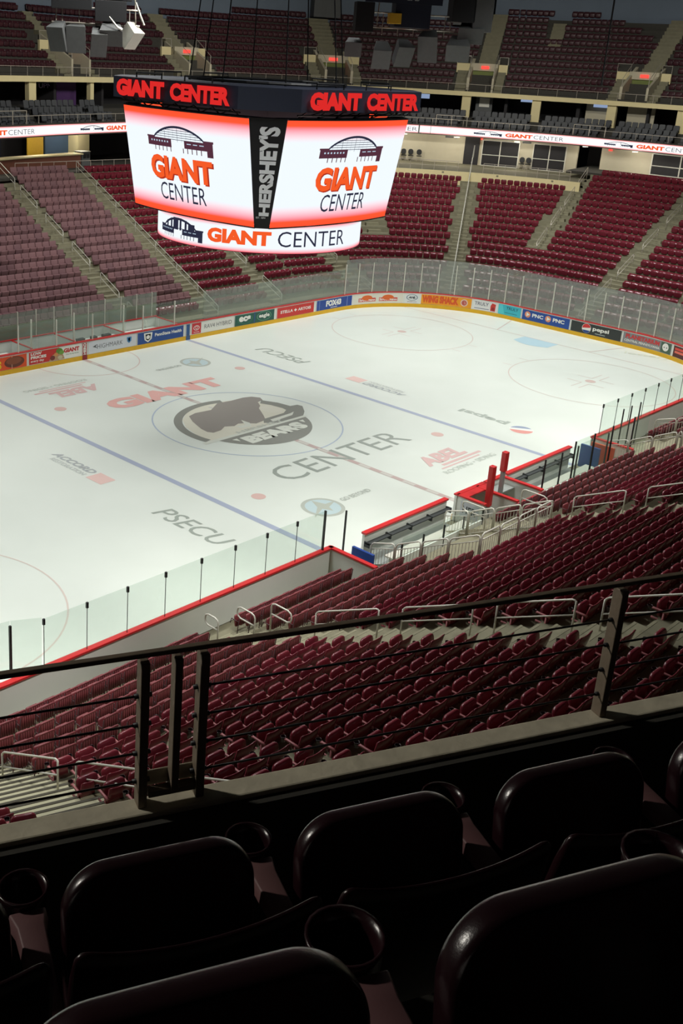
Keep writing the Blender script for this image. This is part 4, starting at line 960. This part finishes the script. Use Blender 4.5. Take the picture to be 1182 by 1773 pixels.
for i, a in enumerate(UA):
    nm = ordw(i+1)
    o = empty('exit_opening', (0, 0, 0)); 
    M = MB(); 
    for sd in (-1, 1):
        s0, s1 = sorted((a+sd*.95, a+sd*1.15)); M.loft([[(*rb(q, d)[0], z) for d, z in ((4.3, 14.4), (4.3, 15.6), (7.6, 17.3), (7.6, 14.4))] for q in (s0, s1)])
    rbox(a-1.15, a+1.15, 6.2, 6.45, 16.25, 16.9, M)
    M.build('side_wall', 'beige_wall', o)
    rbox(a-.95, a+.95, 6.4, 6.5, 14.4, 16.3).build('doorway', 'green_paint' if i else 'dark_wall', o)
    sg = rbox(a-.32, a+.32, 6.08, 6.18, 16.42, 16.68).build('exit_sign', 'exit_red', o)
    M = MB()
    for sd in (-1, 1):
        s0, s1 = sorted((a+sd*1.2, a+sd*2.1)); rbox(s0, s1, 6.6, 6.8, 16.0, 16.85).build('parapet', 'beige', o)
    for sd in (-1, 1):
        A_ = [(*rb(a+sd*1.2, 6.6)[0], z) for z in (16.85, 17.5)]; B_ = [(*rb(a+sd*2.1, 6.6)[0], z) for z in (17.5, 16.85)]
        M = MB(); M.tube(A_+B_, .025, 5); M.build('rail', 'steel', o); M = MB(); M.tube([(*rb(a+sd*1.05, 4.35)[0], 15.6), (*rb(a+sd*1.05, 4.35)[0], 16.3), (*rb(a+sd*1.05, 6.5)[0], 17.7)], .025, 5); M.build('rail', 'steel', o)
    M = MB()
    for k in range(nrows(a)*2):
        for sd in (-1, 1):
            if k < 7: s0, s1 = sorted((a+sd*1.2, a+sd*2.0))
            else: s0, s1 = (a-.7, a+.7) if sd > 0 else (0, 0)
            if s1-s0 > .1: rbox(s0, s1, 4.2+UTD*k/2, 4.3+UTD*k/2+UTD/2, UR0-.2+URR*k/2, UR0+.2+URR*k/2, M)
    M.build('steps', 'concrete', o)
    tag(o, 'upper deck exit opening with small red exit sign, %s from the left' % nm, 'exit')
M = MB()
for k in range(13, 20): rbox(74.1, 75.0, 4.2+UTD*k/2, 4.3+UTD*(k+1)/2, UR0-.1+URR*k/2, UR0+.2+URR*k/2+.02, M)
struct(M.build('trim_3', 'concrete'))
for s_, lab in ((59.2, 'behind the second exit from the left'), (67.6, 'behind the right loudspeaker cluster')):
    sbox('stair_enclosure', s_-.9, s_+.9, 11.0, 12.0, 20.3, 22.3, 'speaker_grey', 'grey boxed enclosure against the upper wall, %s' % lab, 'wall box')
sbox('pale_board', 53.5, 62, 11.9, 12.0, 22.2, 22.7, 'steel_white', 'pale strip high on the blue-grey wall', 'wall panel')
# concourse behind the lower bowl
M = MB(); rows = []
for i in range(21):
    a = rp(SA53+(SA11-SA53)*i/20, FD0+TD*17)[0]; b = rb(53+(79.2-53)*i/20, 6)[0]
    rows.append([(a.x, a.y, 8.0), (a.x, a.y, 8.14), (b.x, b.y, 8.14), (b.x, b.y, 8.0)])
M.loft(rows); struct(M.build('floor', 'concrete'))
struct(rband([(-2.6, 8.72), (6, 8.72), (6, 8.5), (-2.6, 8.5)], 79.0, 93, 1.2).build('floor', 'concrete_dark'))
struct(rband([(1.4, 7.86), (12, 7.86), (12, 7.7), (1.4, 7.7)], 2, 48, 1.5).build('floor', 'concrete_dark'))
band([(FD0+TD*17, 6.9), (FD0+TD*17, 8.2), (FD0+TD*17+.15, 8.2), (FD0+TD*17+.15, 6.9)], SA53, SA11, .8, close=True).build('wall_terrace', 'beige')['kind'] = 'structure'
def terr(s0, s1, lab):
    o = empty('terrace_railing'); M = MB(); n = 8; d = FD0+TD*17+.08
    P = [(*rp(s0+(s1-s0)*i/n, d)[0], 9.0) for i in range(n+1)]; M.tube(P, .024, 5); M.tube([(x, y, 8.6) for x, y, z in P], .015, 4)
    for x, y, z in P: M.tube([(x, y, 8.15), (x, y, 9.0)], .02, 4)
    M.build('top_rail', 'steel', o); tag(o, 'steel terrace railing above the corner seats, %s' % lab, 'railing')
sA = S1+radians(90-31.5)*RC
terr(SA53, sA-.35, 'left of the tall centre handrail'); terr(sA+.35, SA11-.3, 'right of the tall centre handrail')
struct(rbox(61, 78.6, 1.5, 1.75, 8.1, 10.75).build('wall_concourse', 'beige_wall'))
struct(rbox(80.5, 93, 1.5, 1.75, 8.6, 10.75).build('wall_concourse', 'beige_wall'))
struct(rbox(78.6, 80.5, 5, 5.2, 8.1, 10.75).build('wall_concourse', 'dark_wall'))
struct(rbox(15, 93, 0, 7, 10.66, 10.72).build('ceiling', 'ceiling_dark'))
def unit(s0, s1, z0, z1, n, lab, kind):
    o = empty('glazed_door'); 
    rbox(s0, s1, 1.40, 1.48, z0, z1).build('glass', 'dark_wall', o)
    M = MB()
    for i in range(n+1): s = s0+(s1-s0)*i/n; rbox(s-.04, s+.04, 1.32, 1.46, z0, z1, M)
    for z in (z0, z0+(z1-z0)*.42, z1-.05): rbox(s0, s1, 1.32, 1.46, z, z+.06, M)
    M.build('frame', 'steel_white', o); tag(o, lab, kind)
unit(70.6, 73.8, 8.15, 10.4, 2, 'glazed double door on the concourse under the ribbon screen, left one', 'glass door')
unit(75.0, 77.7, 8.15, 10.4, 2, 'glazed double door on the concourse under the ribbon screen, middle one', 'glass door')
unit(84.9, 89.5, 8.75, 10.5, 2, 'wide dark window at the right edge under the ribbon screen', 'window')
sbox('doorway', 69.0, 70.3, 1.42, 1.48, 8.15, 10.6, 'dark_wall', 'dark doorway at the head of the corner aisle', 'doorway')
for i, s_ in enumerate((64.0, 64.6, 65.3, 74.2, 74.75)):
    p, n = rb(s_, .9); o = empty('folding_chair', (p.x, p.y, 8.15), atan2(-n.y, -n.x)-pi/2)
    M = MB(); slab(M, .46, .5, .05, .2, Matrix.Translation((0, -.2, .78)), 3, .012); M.build('backrest', 'speaker_black', o)
    MB().box(-.22, .22, -.2, .22, .42, .48).build('seat', 'speaker_black', o); M = MB()
    for x in (-.2, .2): M.tube([(x, -.2, 0), (x, -.2, .6)], .015, 5); M.tube([(x, .2, 0), (x, .2, .44)], .015, 5)
    M.build('legs', 'steel', o); tag(o, 'black chair against the concourse wall, %s from left' % ordw(i+1), 'chair', 'black chairs on the terrace')
sbox('wall_sign', 67.3, 68.3, 1.36, 1.42, 10.35, 10.5, 'speaker_grey', 'small grey direction sign under the ribbon screen, left one', 'sign')
sbox('wall_sign', 74.0, 74.7, 1.36, 1.42, 10.35, 10.5, 'speaker_grey', 'small grey direction sign between the glazed doors', 'sign')
sbox('exit_sign', 81.1, 81.4, 1.36, 1.42, 10.35, 10.5, 'exit_red', 'tiny red sign on the beige wall at right', 'sign')
sbox('exit_sign', 70.35, 70.55, 1.36, 1.42, 10.4, 10.52, 'exit_red', 'tiny red sign left of the glazed doors', 'sign')
# added fill fixtures under the concourse ceiling, put in to brighten it
for i, (s_, off, pw) in enumerate(((22, 3.4, 120), (28, 4.5, 160), (32.5, 4.0, 160), (63.5, -.9, 150), (68.5, -.9, 150), (73.8, -.9, 150), (79.5, .2, 60), (84, -.4, 120), (88.5, -.4, 120))):
    p, n = rb(s_, off); o = empty('fill_fixture', (p.x, p.y, 10.62)); MB().box(-.3, .3, -.1, .1, -.06, 0).build('diffuser', 'fill_glow', o)
    l = bpy.data.lights.new('concourse_fill', 'POINT'); l.energy = pw; l.color = (1, .93, .8); l.shadow_soft_size = .12; q = bpy.data.objects.new('concourse_fill', l); C.objects.link(q); q.location = (p.x, p.y, 10.35)
    tag(o, 'small added fill lamp over the concourse, %s from left' % ordw(i+1), 'lamp', 'added concourse fill lamps')
# left concourse
struct(rbox(12, 48, 9, 9.3, 7.8, 10.7).build('wall_concourse', 'dark_wall'))
sbox('painted_wall', 31.2, 33.9, 6.2, 6.4, 7.86, 10.66, 'blue_wall', 'blue-grey wall panel with posters left of the video board', 'wall panel')
sbox('painted_wall', 26.0, 29.0, 8.6, 8.7, 7.86, 10.66, 'banner_dark', 'dark blue mural wall behind the concourse counter', 'wall panel')
sbox('banner', 29.4, 31.0, 6.2, 6.3, 8.3, 10.6, 'yellow_banner', 'yellow banner hanging in the far concourse', 'banner')
sbox('column', 33.9, 35.3, 5.2, 6.2, 7.86, 10.66, 'beige', 'pale concourse column beside the left edge of the video board', 'column')
sbox('lit_column', 24.6, 25.5, 6.0, 6.4, 8.6, 10.6, 'steel_white', 'pale poster column behind the concourse counter', 'column')
o = empty('concourse_counter'); rbox(23.7, 31.9, 3.2, 4.0, 7.86, 8.8).build('body', 'brown', o); rbox(23.5, 32.1, 3.1, 4.1, 8.8, 8.88).build('counter_top', 'beige', o)
tag(o, 'long brown counter with pale top behind the far upper row', 'counter')
for s_, off, lab in ((21.6, 2.2, 'at the top of the left handrail'), (33.0, 3.6, 'left of the pale concourse column')):
    o = empty('equipment_cart'); rbox(s_-.5, s_+.5, off, off+.8, 7.86, 8.9).build('body', 'speaker_grey', o, bevel=.05); M = MB(); rbox(s_-.35, s_-.05, off-.03, off, 8.45, 8.75, M); rbox(s_+.05, s_+.35, off-.03, off, 8.45, 8.75, M); M.build('panel', 'black_metal', o)
    rbox(s_-.52, s_+.52, off-.02, off+.82, 8.9, 8.96).build('top', 'steel_white', o); tag(o, 'grey cart with dark openings, %s' % lab, 'cart')
cr = empty('concourse_railing'); M = MB(); P = [(*rp(s, 17.62)[0], 8.7) for s in breaks(7.2, 18, 1.2)]; M.tube(P, .022, 5)
for x, y, z in P: M.tube([(x, y, 7.9), (x, y, 8.7)], .018, 4)
M.build('top_rail', 'steel', cr); tag(cr, 'thin railing behind the top row of the far side', 'railing')
# enclosing shell
struct(MB().box(-75, 75, -62, 62, 26.2, 26.5).build('ceiling', 'ceiling_dark'))
for nm, b in (('wall_left', (-75, -74.6, -62, 62)), ('wall_right', (74.6, 75, -62, 62)), ('wall_back', (-75, 75, -62, -61.6)), ('wall_front', (-75, 75, 61.6, 62))):
    struct(MB().box(b[0], b[1], b[2], b[3], -.4, 26.5).build(nm, 'grey_wall'))

# ------------------------------------------------------------------ centre video board
vb = empty('video_board', (0, 0, 0)); tag(vb, 'hanging four sided video board with white screens and a round lit ring below', 'video board')
ZB, ZT = 10.15, 14.35
def face(k):
    a = k*pi/2
    c, s = cos(a), sin(a)
    def fn(x, y, z):      # x along face to the viewer's right, y 0..1 height, z out
        aa = 4.15+.70*y; hw = 3.72+.08*y
        q = x/hw; b = .42*(1-q*q)
        X, Y = x, -(aa+b+z); return (c*X-s*Y, s*X+c*Y, ZB+(ZT-ZB)*y)
    return fn
names = {0: 'right-hand', 3: 'left-hand', 1: 'rear', 2: 'rear'}
for k in range(4):
    fn = face(k); M = MB(); N = 16; NV = 40; cols = []
    for j in range(NV+1):
        y = j/NV
        for i in range(N+1):
            x = -1+2*i/N; M.v.append(fn(x*(3.72+.08*y), y, 0))
            e = min(y, 1-y); 
            if e < .06: cc = (1, .085+.3*e, .03+.1*e)
            else:
                t = min(1, (e-.06)/.13); cc = (1-.12*max(0, t-.6)/.4*1, .12+.80*t**.8, .09+.88*t**.65)
                if t >= 1: cc = (.86, .93, .98)
            cols.append((*cc, 1))
    for j in range(NV):
        for i in range(N): q = j*(N+1)+i; M.f.append((q, q+1, q+N+2, q+N+1))
    M.c = cols; sc = M.build('screen', 'led_screen', vb)
    arch_logo(-1.95, 2.0, .60, .86, fn, sc, z=.03, n=20, lw=.009, cols=12, rows=5)
    text('GIANT', -1.88, 1.92, .33, .56, lambda x, y, z: fn(x+.05, y-.008, z-.01), 'led_orange_dark', sc, bold=.045, z=.04)
    text('GIANT', -1.9, 1.9, .335, .565, fn, 'led_orange', sc, bold=.045, z=.045)
    text('CENTER', -1.35, 1.45, .13, .30, fn, 'led_navy', sc, bold=-.002, z=.04)
    # frame: side returns, top and bottom edges
    fr = MB()
    for y0, y1 in ((-.012, 0), (1, 1.012)):
        fr.grid([[fn(x*(3.76), y, .02) for x in [-1+2*i/12 for i in range(13)]] for y in (y0, y1)])
    fr.grid([[fn(x*(3.76), 1.012, z) for x in [-1+2*i/12 for i in range(13)]] for z in (.02, -.8)])
    fr.grid([[fn(x*(3.72), -.012, z) for x in [-1+2*i/12 for i in range(13)]] for z in (.02, -1.2)])
    fr.build('frame', 'pillar_black', vb)
    # corner pillar between this face and the next
    a, b = k*pi/2, (k+1)*pi/2
    f2 = face(k+1)
    A0, A1, B0, B1 = fn(3.72, -.01, -.02), fn(3.80, 1.01, -.02), f2(-3.72, -.01, -.02), f2(-3.80, 1.01, -.02)
    M = MB(); M.add([A0, B0, B1, A1], [(0, 1, 2, 3)]); i0, i1 = Vector(A0)*.9, Vector(B0)*.9
    j0, j1 = Vector(A1)*.9, Vector(B1)*.9
    M.add([A0, B0, B1, A1, (i0.x, i0.y, A0[2]), (i1.x, i1.y, A0[2]), (j1.x, j1.y, A1[2]), (j0.x, j0.y, A1[2])], [(4, 7, 6, 5), (0, 4, 5, 1), (3, 2, 6, 7), (0, 3, 7, 4), (1, 5, 6, 2)])
    pl = M.build('corner_pillar', 'pillar_black', vb)
    A0, A1, B0, B1 = map(Vector, (A0, A1, B0, B1)); nrm_ = (B0-A0).cross(A1-A0).normalized()
    if nrm_.dot(Vector((A0.x, A0.y, 0))) < 0: nrm_ = -nrm_
    pf = lambda x, y, z: tuple((A0*(1-x)+B0*x)*(1-y)+(A1*(1-x)+B1*x)*y+nrm_*z)
    # reads upwards: text x axis runs up the pillar
    text("HERSHEY'S", .12, .93, -.86, -.26, lambda x, y, z: pf(-y, x, z), 'pillar_silver', pl, bold=.05, z=.03)
    text('EST. 1894', -.98, -.42, .095, .112, lambda x, y, z: pf(x+1.1, y, z), 'pillar_silver', pl, bold=.0, z=.03)
# sign band above
def bandpt(a=5.45, c=3.75):
    return [(-c, -a), (c, -a), (a, -c), (a, c), (c, a), (-c, a), (-a, c), (-a, -c)]
M = MB(); P = bandpt(); Q = bandpt(5.3, 3.7)
M.loft([[(x, y, 14.68) for x, y in P], [(x, y, 15.52) for x, y in P]][:2])
sb = M.build('sign_band', 'banner_dark', vb)
for k in range(4):
    a = k*pi/2; c, s = cos(a), sin(a); g = lambda x, y, z: (c*x+s*(5.45+z), s*x-c*(5.45+z), y)
    text('GIANT', -3.4, -.35, 14.76, 15.44, g, 'sign_red', sb, bold=.075, z=.12); text('CENTER', .0, 3.45, 14.76, 15.44, g, 'sign_red', sb, bold=.06, z=.12)
    M = MB()
    for i in range(7): x = -3.3+1.1*i; M.tube([(g(x, 14.45, -.5)), g(x, 14.7, -.1)], .03, 4)
    for i in range(6): x = -3.3+1.1*i; M.tube([g(x, 14.4, -.6), g(x+1.1, 14.68, -.3)], .02, 4)
    M.tube([g(-3.6, 14.55, -.3), g(3.6, 14.55, -.3)], .035, 5)
    for x0 in (-2.6, .4): M.tube([g(x0, 15.5, -.3), g(x0, 15.72, -.3), g(x0+1.6, 15.72, -.3), g(x0+1.6, 15.5, -.3)], .035, 4)
    M.build('support_truss', 'black_metal', vb)
# inner core and top deck
M = MB(); M.box(-3.2, 3.2, -3.2, 3.2, 10.0, 15.45); M.build('core', 'speaker_black', vb)
M = MB(); M.tube([(3.4*cos(t), 3.4*sin(t), 15.6) for t in [2*pi*i/24 for i in range(25)]], .06, 5)
for i in range(8): t = 2*pi*i/8+.2; M.tube([(3.4*cos(t), 3.4*sin(t), 15.4), (3.4*cos(t), 3.4*sin(t), 15.6)], .05, 4); M.tube([(3.4*cos(t), 3.4*sin(t), 15.6), (2.2*cos(t), 2.2*sin(t), 26)], .025, 4)
M.build('hoist_rigging', 'black_metal', vb)
# lower ring
RG = lambda x, y, z: ((4.55+z)*cos(x), (4.55+z)*sin(x), y)
M = MB(); N = 96; cols = []
for j in range(13):
    y = j/12
    for i in range(N+1):
        M.v.append(RG(2*pi*i/N, 8.95+1.17*y, 0)); e = max(0, 1-min(y, 1-y)/.14); cols.append((1-.13*(1-e), .93*(1-e)**1+.12*e, .98*(1-e)+.16*e, 1))
for j in range(12):
    for i in range(N): q = j*(N+1)+i; M.f.append((q, q+1, q+N+2, q+N+1))
M.c = cols; rg = M.build('ring_screen', 'led_screen', vb)
M = MB(); M.grid([[((r)*cos(2*pi*i/48), r*sin(2*pi*i/48), z) for i in range(49)] for r, z in ((4.57, 8.93), (4.2, 8.9), (4.2, 10.12), (4.57, 10.14))]); M.add([(4.2*cos(2*pi*i/32), 4.2*sin(2*pi*i/32), 9.6) for i in range(32)], [tuple(range(32))])
M.build('ring_housing', 'pillar_black', vb)
M = MB()
for i in range(8): t = 2*pi*(i+.5)/8; M.tube([(3.9*cos(t), 3.9*sin(t), 9.6), (3.4*cos(t), 3.4*sin(t), 10.3)], .05, 5)
M.build('ring_hanger', 'steel', vb)
M = MB()
for i in range(4): t = pi/4+pi/2*i; M.add([((r*cos(t+d)), r*sin(t+d), 10.13) for r, d in ((4.4, -.62), (4.4, -.1), (3.3, -.1), (3.3, -.62))]+[((r*cos(t+d)), r*sin(t+d), 10.17) for r, d in ((4.4, -.62), (4.4, -.1), (3.3, -.1), (3.3, -.62))], [(3, 2, 1, 0), (4, 5, 6, 7), (0, 1, 5, 4), (1, 2, 6, 5), (2, 3, 7, 6), (3, 0, 4, 7)])
M.build('light_panel', 'steel_white', vb)
for a0 in (radians(226), radians(46)):
    f = lambda x, y, z: RG(a0+x, y, z)
    text('GIANT', -.52, .08, 9.24, 9.84, f, 'led_orange', rg, bold=.06, z=.02); text('CENTER', .14, .88, 9.22, 9.86, f, 'led_navy', rg, bold=-.004, z=.02)
    arch_logo(-1.2, -.57, 9.1, 9.98, f, rg, z=.02, n=14, lw=.04, cols=7, rows=1, m='led_navy', m2='led_navy')

# ------------------------------------------------------------------ hanging loudspeaker clusters
def speaker_box(M, c, w, d, h, tilt, az):
    T = Matrix.Translation(c) @ Matrix.Rotation(az, 4, 'Z') @ Matrix.Rotation(tilt, 4, 'X')
    k = .62
    M.add([T @ Vector(v) for v in ((-w/2*k, d/2, -h/2), (w/2*k, d/2, -h/2), (w/2, -d/2, -h/2), (-w/2, -d/2, -h/2), (-w/2*k, d/2, h/2), (w/2*k, d/2, h/2), (w/2, -d/2, h/2), (-w/2, -d/2, h/2))],
          [(0, 1, 2, 3), (7, 6, 5, 4), (0, 4, 5, 1), (1, 5, 6, 2), (2, 6, 7, 3), (3, 7, 4, 0)])
def cluster(loc, label, boxes, uppers, extra=None):
    o = empty('loudspeaker_cluster', loc)
    for (x, y, z, w, d, h, tilt, az, m) in boxes:
        M = MB(); speaker_box(M, (x, y, z), w, d, h, radians(tilt), radians(az)); b = M.build('loudspeaker', m, o, bevel=.02)
    for (x, y, z, w, d, h, m) in uppers: MB().box(x-w/2, x+w/2, y-d/2, y+d/2, z-h/2, z+h/2, Matrix.Rotation(radians(-38), 4, 'Z')).build('cabinet', m, o, bevel=.02)
    M = MB(); R = Matrix.Rotation(radians(-38), 4, 'Z')
    for x in (-1.6, -.8, 0, .8, 1.6): M.tube([R @ Vector((x, 0, .2)), R @ Vector((x, 0, 1.3))], .025, 4); 
    for z in (.55, 1.25): M.tube([R @ Vector((-2.1, 0, z)), R @ Vector((2.1, 0, z))], .04, 5)
    for x in (-1.9, 1.9): M.tube([R @ Vector((x, 0, .5)), R @ Vector((x*.8, 0, 11))], .03, 4)
    M.build('rigging', 'steel', o); tag(o, label, 'loudspeakers'); return o
# left cluster about 50 m away, right cluster about 60 m away
cl1 = cluster((-1.4, 10.3, 17.1), 'hanging cluster of grey loudspeakers at the top left, one with a white torn cover',
    [(-1.5, .9, -.1, .85, .8, 1.2, 24, -60, 'speaker_grey'), (-.75, .5, -.15, .95, .8, 1.25, 10, -45, 'speaker_grey'), (.05, -.1, -.25, .8, .8, 1.2, 30, -30, 'speaker_grey'), (.55, -.5, .2, 1.1, .9, .95, 40, -40, 'speaker_grey'), (1.3, -1.0, .1, .8, .8, 1.0, 40, 10, 'steel_white')],
    [(-1.15, 0, 1.55, 1.9, .8, .8, 'speaker_black'), (.7, 0, 1.15, 1.5, .8, .95, 'speaker_black'), (.9, 0, 2.0, 1.6, .8, .7, 'speaker_black')])
M = MB(); M.tube([(.1, -.9, .9), (.35, -1.2, .45), (.55, -1.3, .35)], [.03, .06, .09], 6); M.tube([(1.3, -1.4, 1.6), (1.5, -1.6, .9), (1.6, -1.7, .6)], .05, 5); M.build('white_cable', 'steel_white', cl1)
cl2 = cluster((11.5, 1.1, 17.7), 'hanging cluster of grey loudspeakers at the top right of the video board',
    [(-2.3, 1.9, -.45, .85, .7, .75, 20, -50, 'speaker_grey'), (-1.15, 1.0, -.75, .95, .8, 1.1, 35, -45, 'speaker_grey'), (-.35, .3, -.6, .9, .8, 1.1, 30, -30, 'speaker_grey'), (.75, -.5, -.2, 1.0, .8, 1.4, 28, -62, 'speaker_grey'), (1.9, -1.5, -.25, 1.2, .8, 1.0, 38, -55, 'speaker_grey'), (2.3, -1.8, .5, 1.3, .8, .8, 20, -45, 'speaker_grey')],
    [(-2.6, 0, 1.0, .9, .7, 1.4, 'speaker_black'), (-.2, 0, 1.35, 1.8, .9, 1.5, 'banner_dark'), (2.4, 0, 1.9, 1.2, .9, 1.8, 'speaker_black'), (3.4, 0, 1.6, 1.0, .9, 2.0, 'speaker_grey'), (-1.1, -.3, 1.0, .6, .5, .5, 'yellow_banner')])
R = Matrix.Rotation(radians(-38), 4, 'Z')
M = MB()
text('MORE POWER', -2.4, .4, 2.35, 2.62, lambda x, y, z: tuple(R @ Vector((x, -.62-z, y))), flat((180, 184, 190)), cl2, bold=.04)
text('GAS', -.7, 0, 1.85, 2.1, lambda x, y, z: tuple(R @ Vector((x, -.62-z, y))), flat((180, 184, 190)), cl2, bold=.04)
MB().box(-2.7, 1.2, -.6, -.5, 1.7, 2.9, R).build('banner', 'banner_dark', cl2)
tag(MB().tube([(24, -3, 16.0), (24, -3, 26)], .05, 6).build('hanging_pipe', 'black_metal'), 'thin dark hanging pipe at the top right', 'pipe')

# ------------------------------------------------------------------ camera deck: ledge, railing and front seats
DA = math.atan2(-.41, .912)
deck = Matrix.Rotation(DA, 4, 'Z')      # local x = along the row to the right, local y = towards the rink
def dbox(M, u0, u1, n0, n1, z0, z1): return M.box(u0, u1, n0, n1, z0, z1, deck)
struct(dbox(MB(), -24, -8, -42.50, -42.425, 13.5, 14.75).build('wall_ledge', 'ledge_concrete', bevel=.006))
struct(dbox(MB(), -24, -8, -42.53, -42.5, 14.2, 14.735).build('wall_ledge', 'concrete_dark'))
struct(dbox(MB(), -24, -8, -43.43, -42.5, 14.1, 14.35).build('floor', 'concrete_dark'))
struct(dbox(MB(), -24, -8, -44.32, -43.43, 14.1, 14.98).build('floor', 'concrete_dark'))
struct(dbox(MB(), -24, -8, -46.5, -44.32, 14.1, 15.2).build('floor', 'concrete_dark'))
rl = empty('deck_railing', tuple(deck @ Vector((-17.3, -42.45, 14.75))), DA); tag(rl, 'dark steel railing with thin cables on the concrete ledge in front of the camera', 'railing')
def lb(name, u0, u1, n0, n1, z0, z1, m='rail_dark', bev=.003):
    return MB().box(u0+17.3, u1+17.3, n0+42.45, n1+42.45, z0-14.75, z1-14.75).build(name, m, rl, bevel=bev)
RZ = 15.215
lb('top_rail', -24, -8, -42.464, -42.444, RZ+.0, RZ+.015)
for u in (-17.322, -17.157, -15.787, -14.2, -19.0): lb('post', u-.019, u+.006, -42.475, -42.43, 14.75, RZ-.01)
lb('post', -17.248, -17.226, -42.475, -42.435, 14.79, RZ-.01)
lb('bottom_bar', -17.31, -17.16, -42.47, -42.44, 14.775, 14.795)
lb('toe_plate', -17.31, -17.16, -42.435, -42.43, 14.79, 14.84, 'ledge_concrete')
for seg in ((-19.0, -17.335), (-17.15, -15.8), (-15.79, -14.2), (-14.2, -11)):
    for z in (14.825, 14.915, 15.005, 15.095):
        MB().tube([(seg[0]+17.3, 0, z-14.75), (seg[1]+17.3, 0, z-14.75)], .0035, 6).build('cable', 'black_metal', rl, True)
for u in (-17.157, -15.787, -17.322):
    for z in (14.825, 14.915, 15.005, 15.095):
        MB().tube([(u-.03+17.3, 0, z-14.75), (u+.018+17.3, 0, z-14.75)], .007, 8).build('cable_nut', 'black_metal', rl, True)
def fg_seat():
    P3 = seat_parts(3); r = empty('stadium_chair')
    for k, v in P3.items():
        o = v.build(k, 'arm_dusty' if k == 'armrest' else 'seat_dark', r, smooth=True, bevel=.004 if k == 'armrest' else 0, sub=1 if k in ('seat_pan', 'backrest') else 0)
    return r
p3 = fg_seat(); cnt = 0
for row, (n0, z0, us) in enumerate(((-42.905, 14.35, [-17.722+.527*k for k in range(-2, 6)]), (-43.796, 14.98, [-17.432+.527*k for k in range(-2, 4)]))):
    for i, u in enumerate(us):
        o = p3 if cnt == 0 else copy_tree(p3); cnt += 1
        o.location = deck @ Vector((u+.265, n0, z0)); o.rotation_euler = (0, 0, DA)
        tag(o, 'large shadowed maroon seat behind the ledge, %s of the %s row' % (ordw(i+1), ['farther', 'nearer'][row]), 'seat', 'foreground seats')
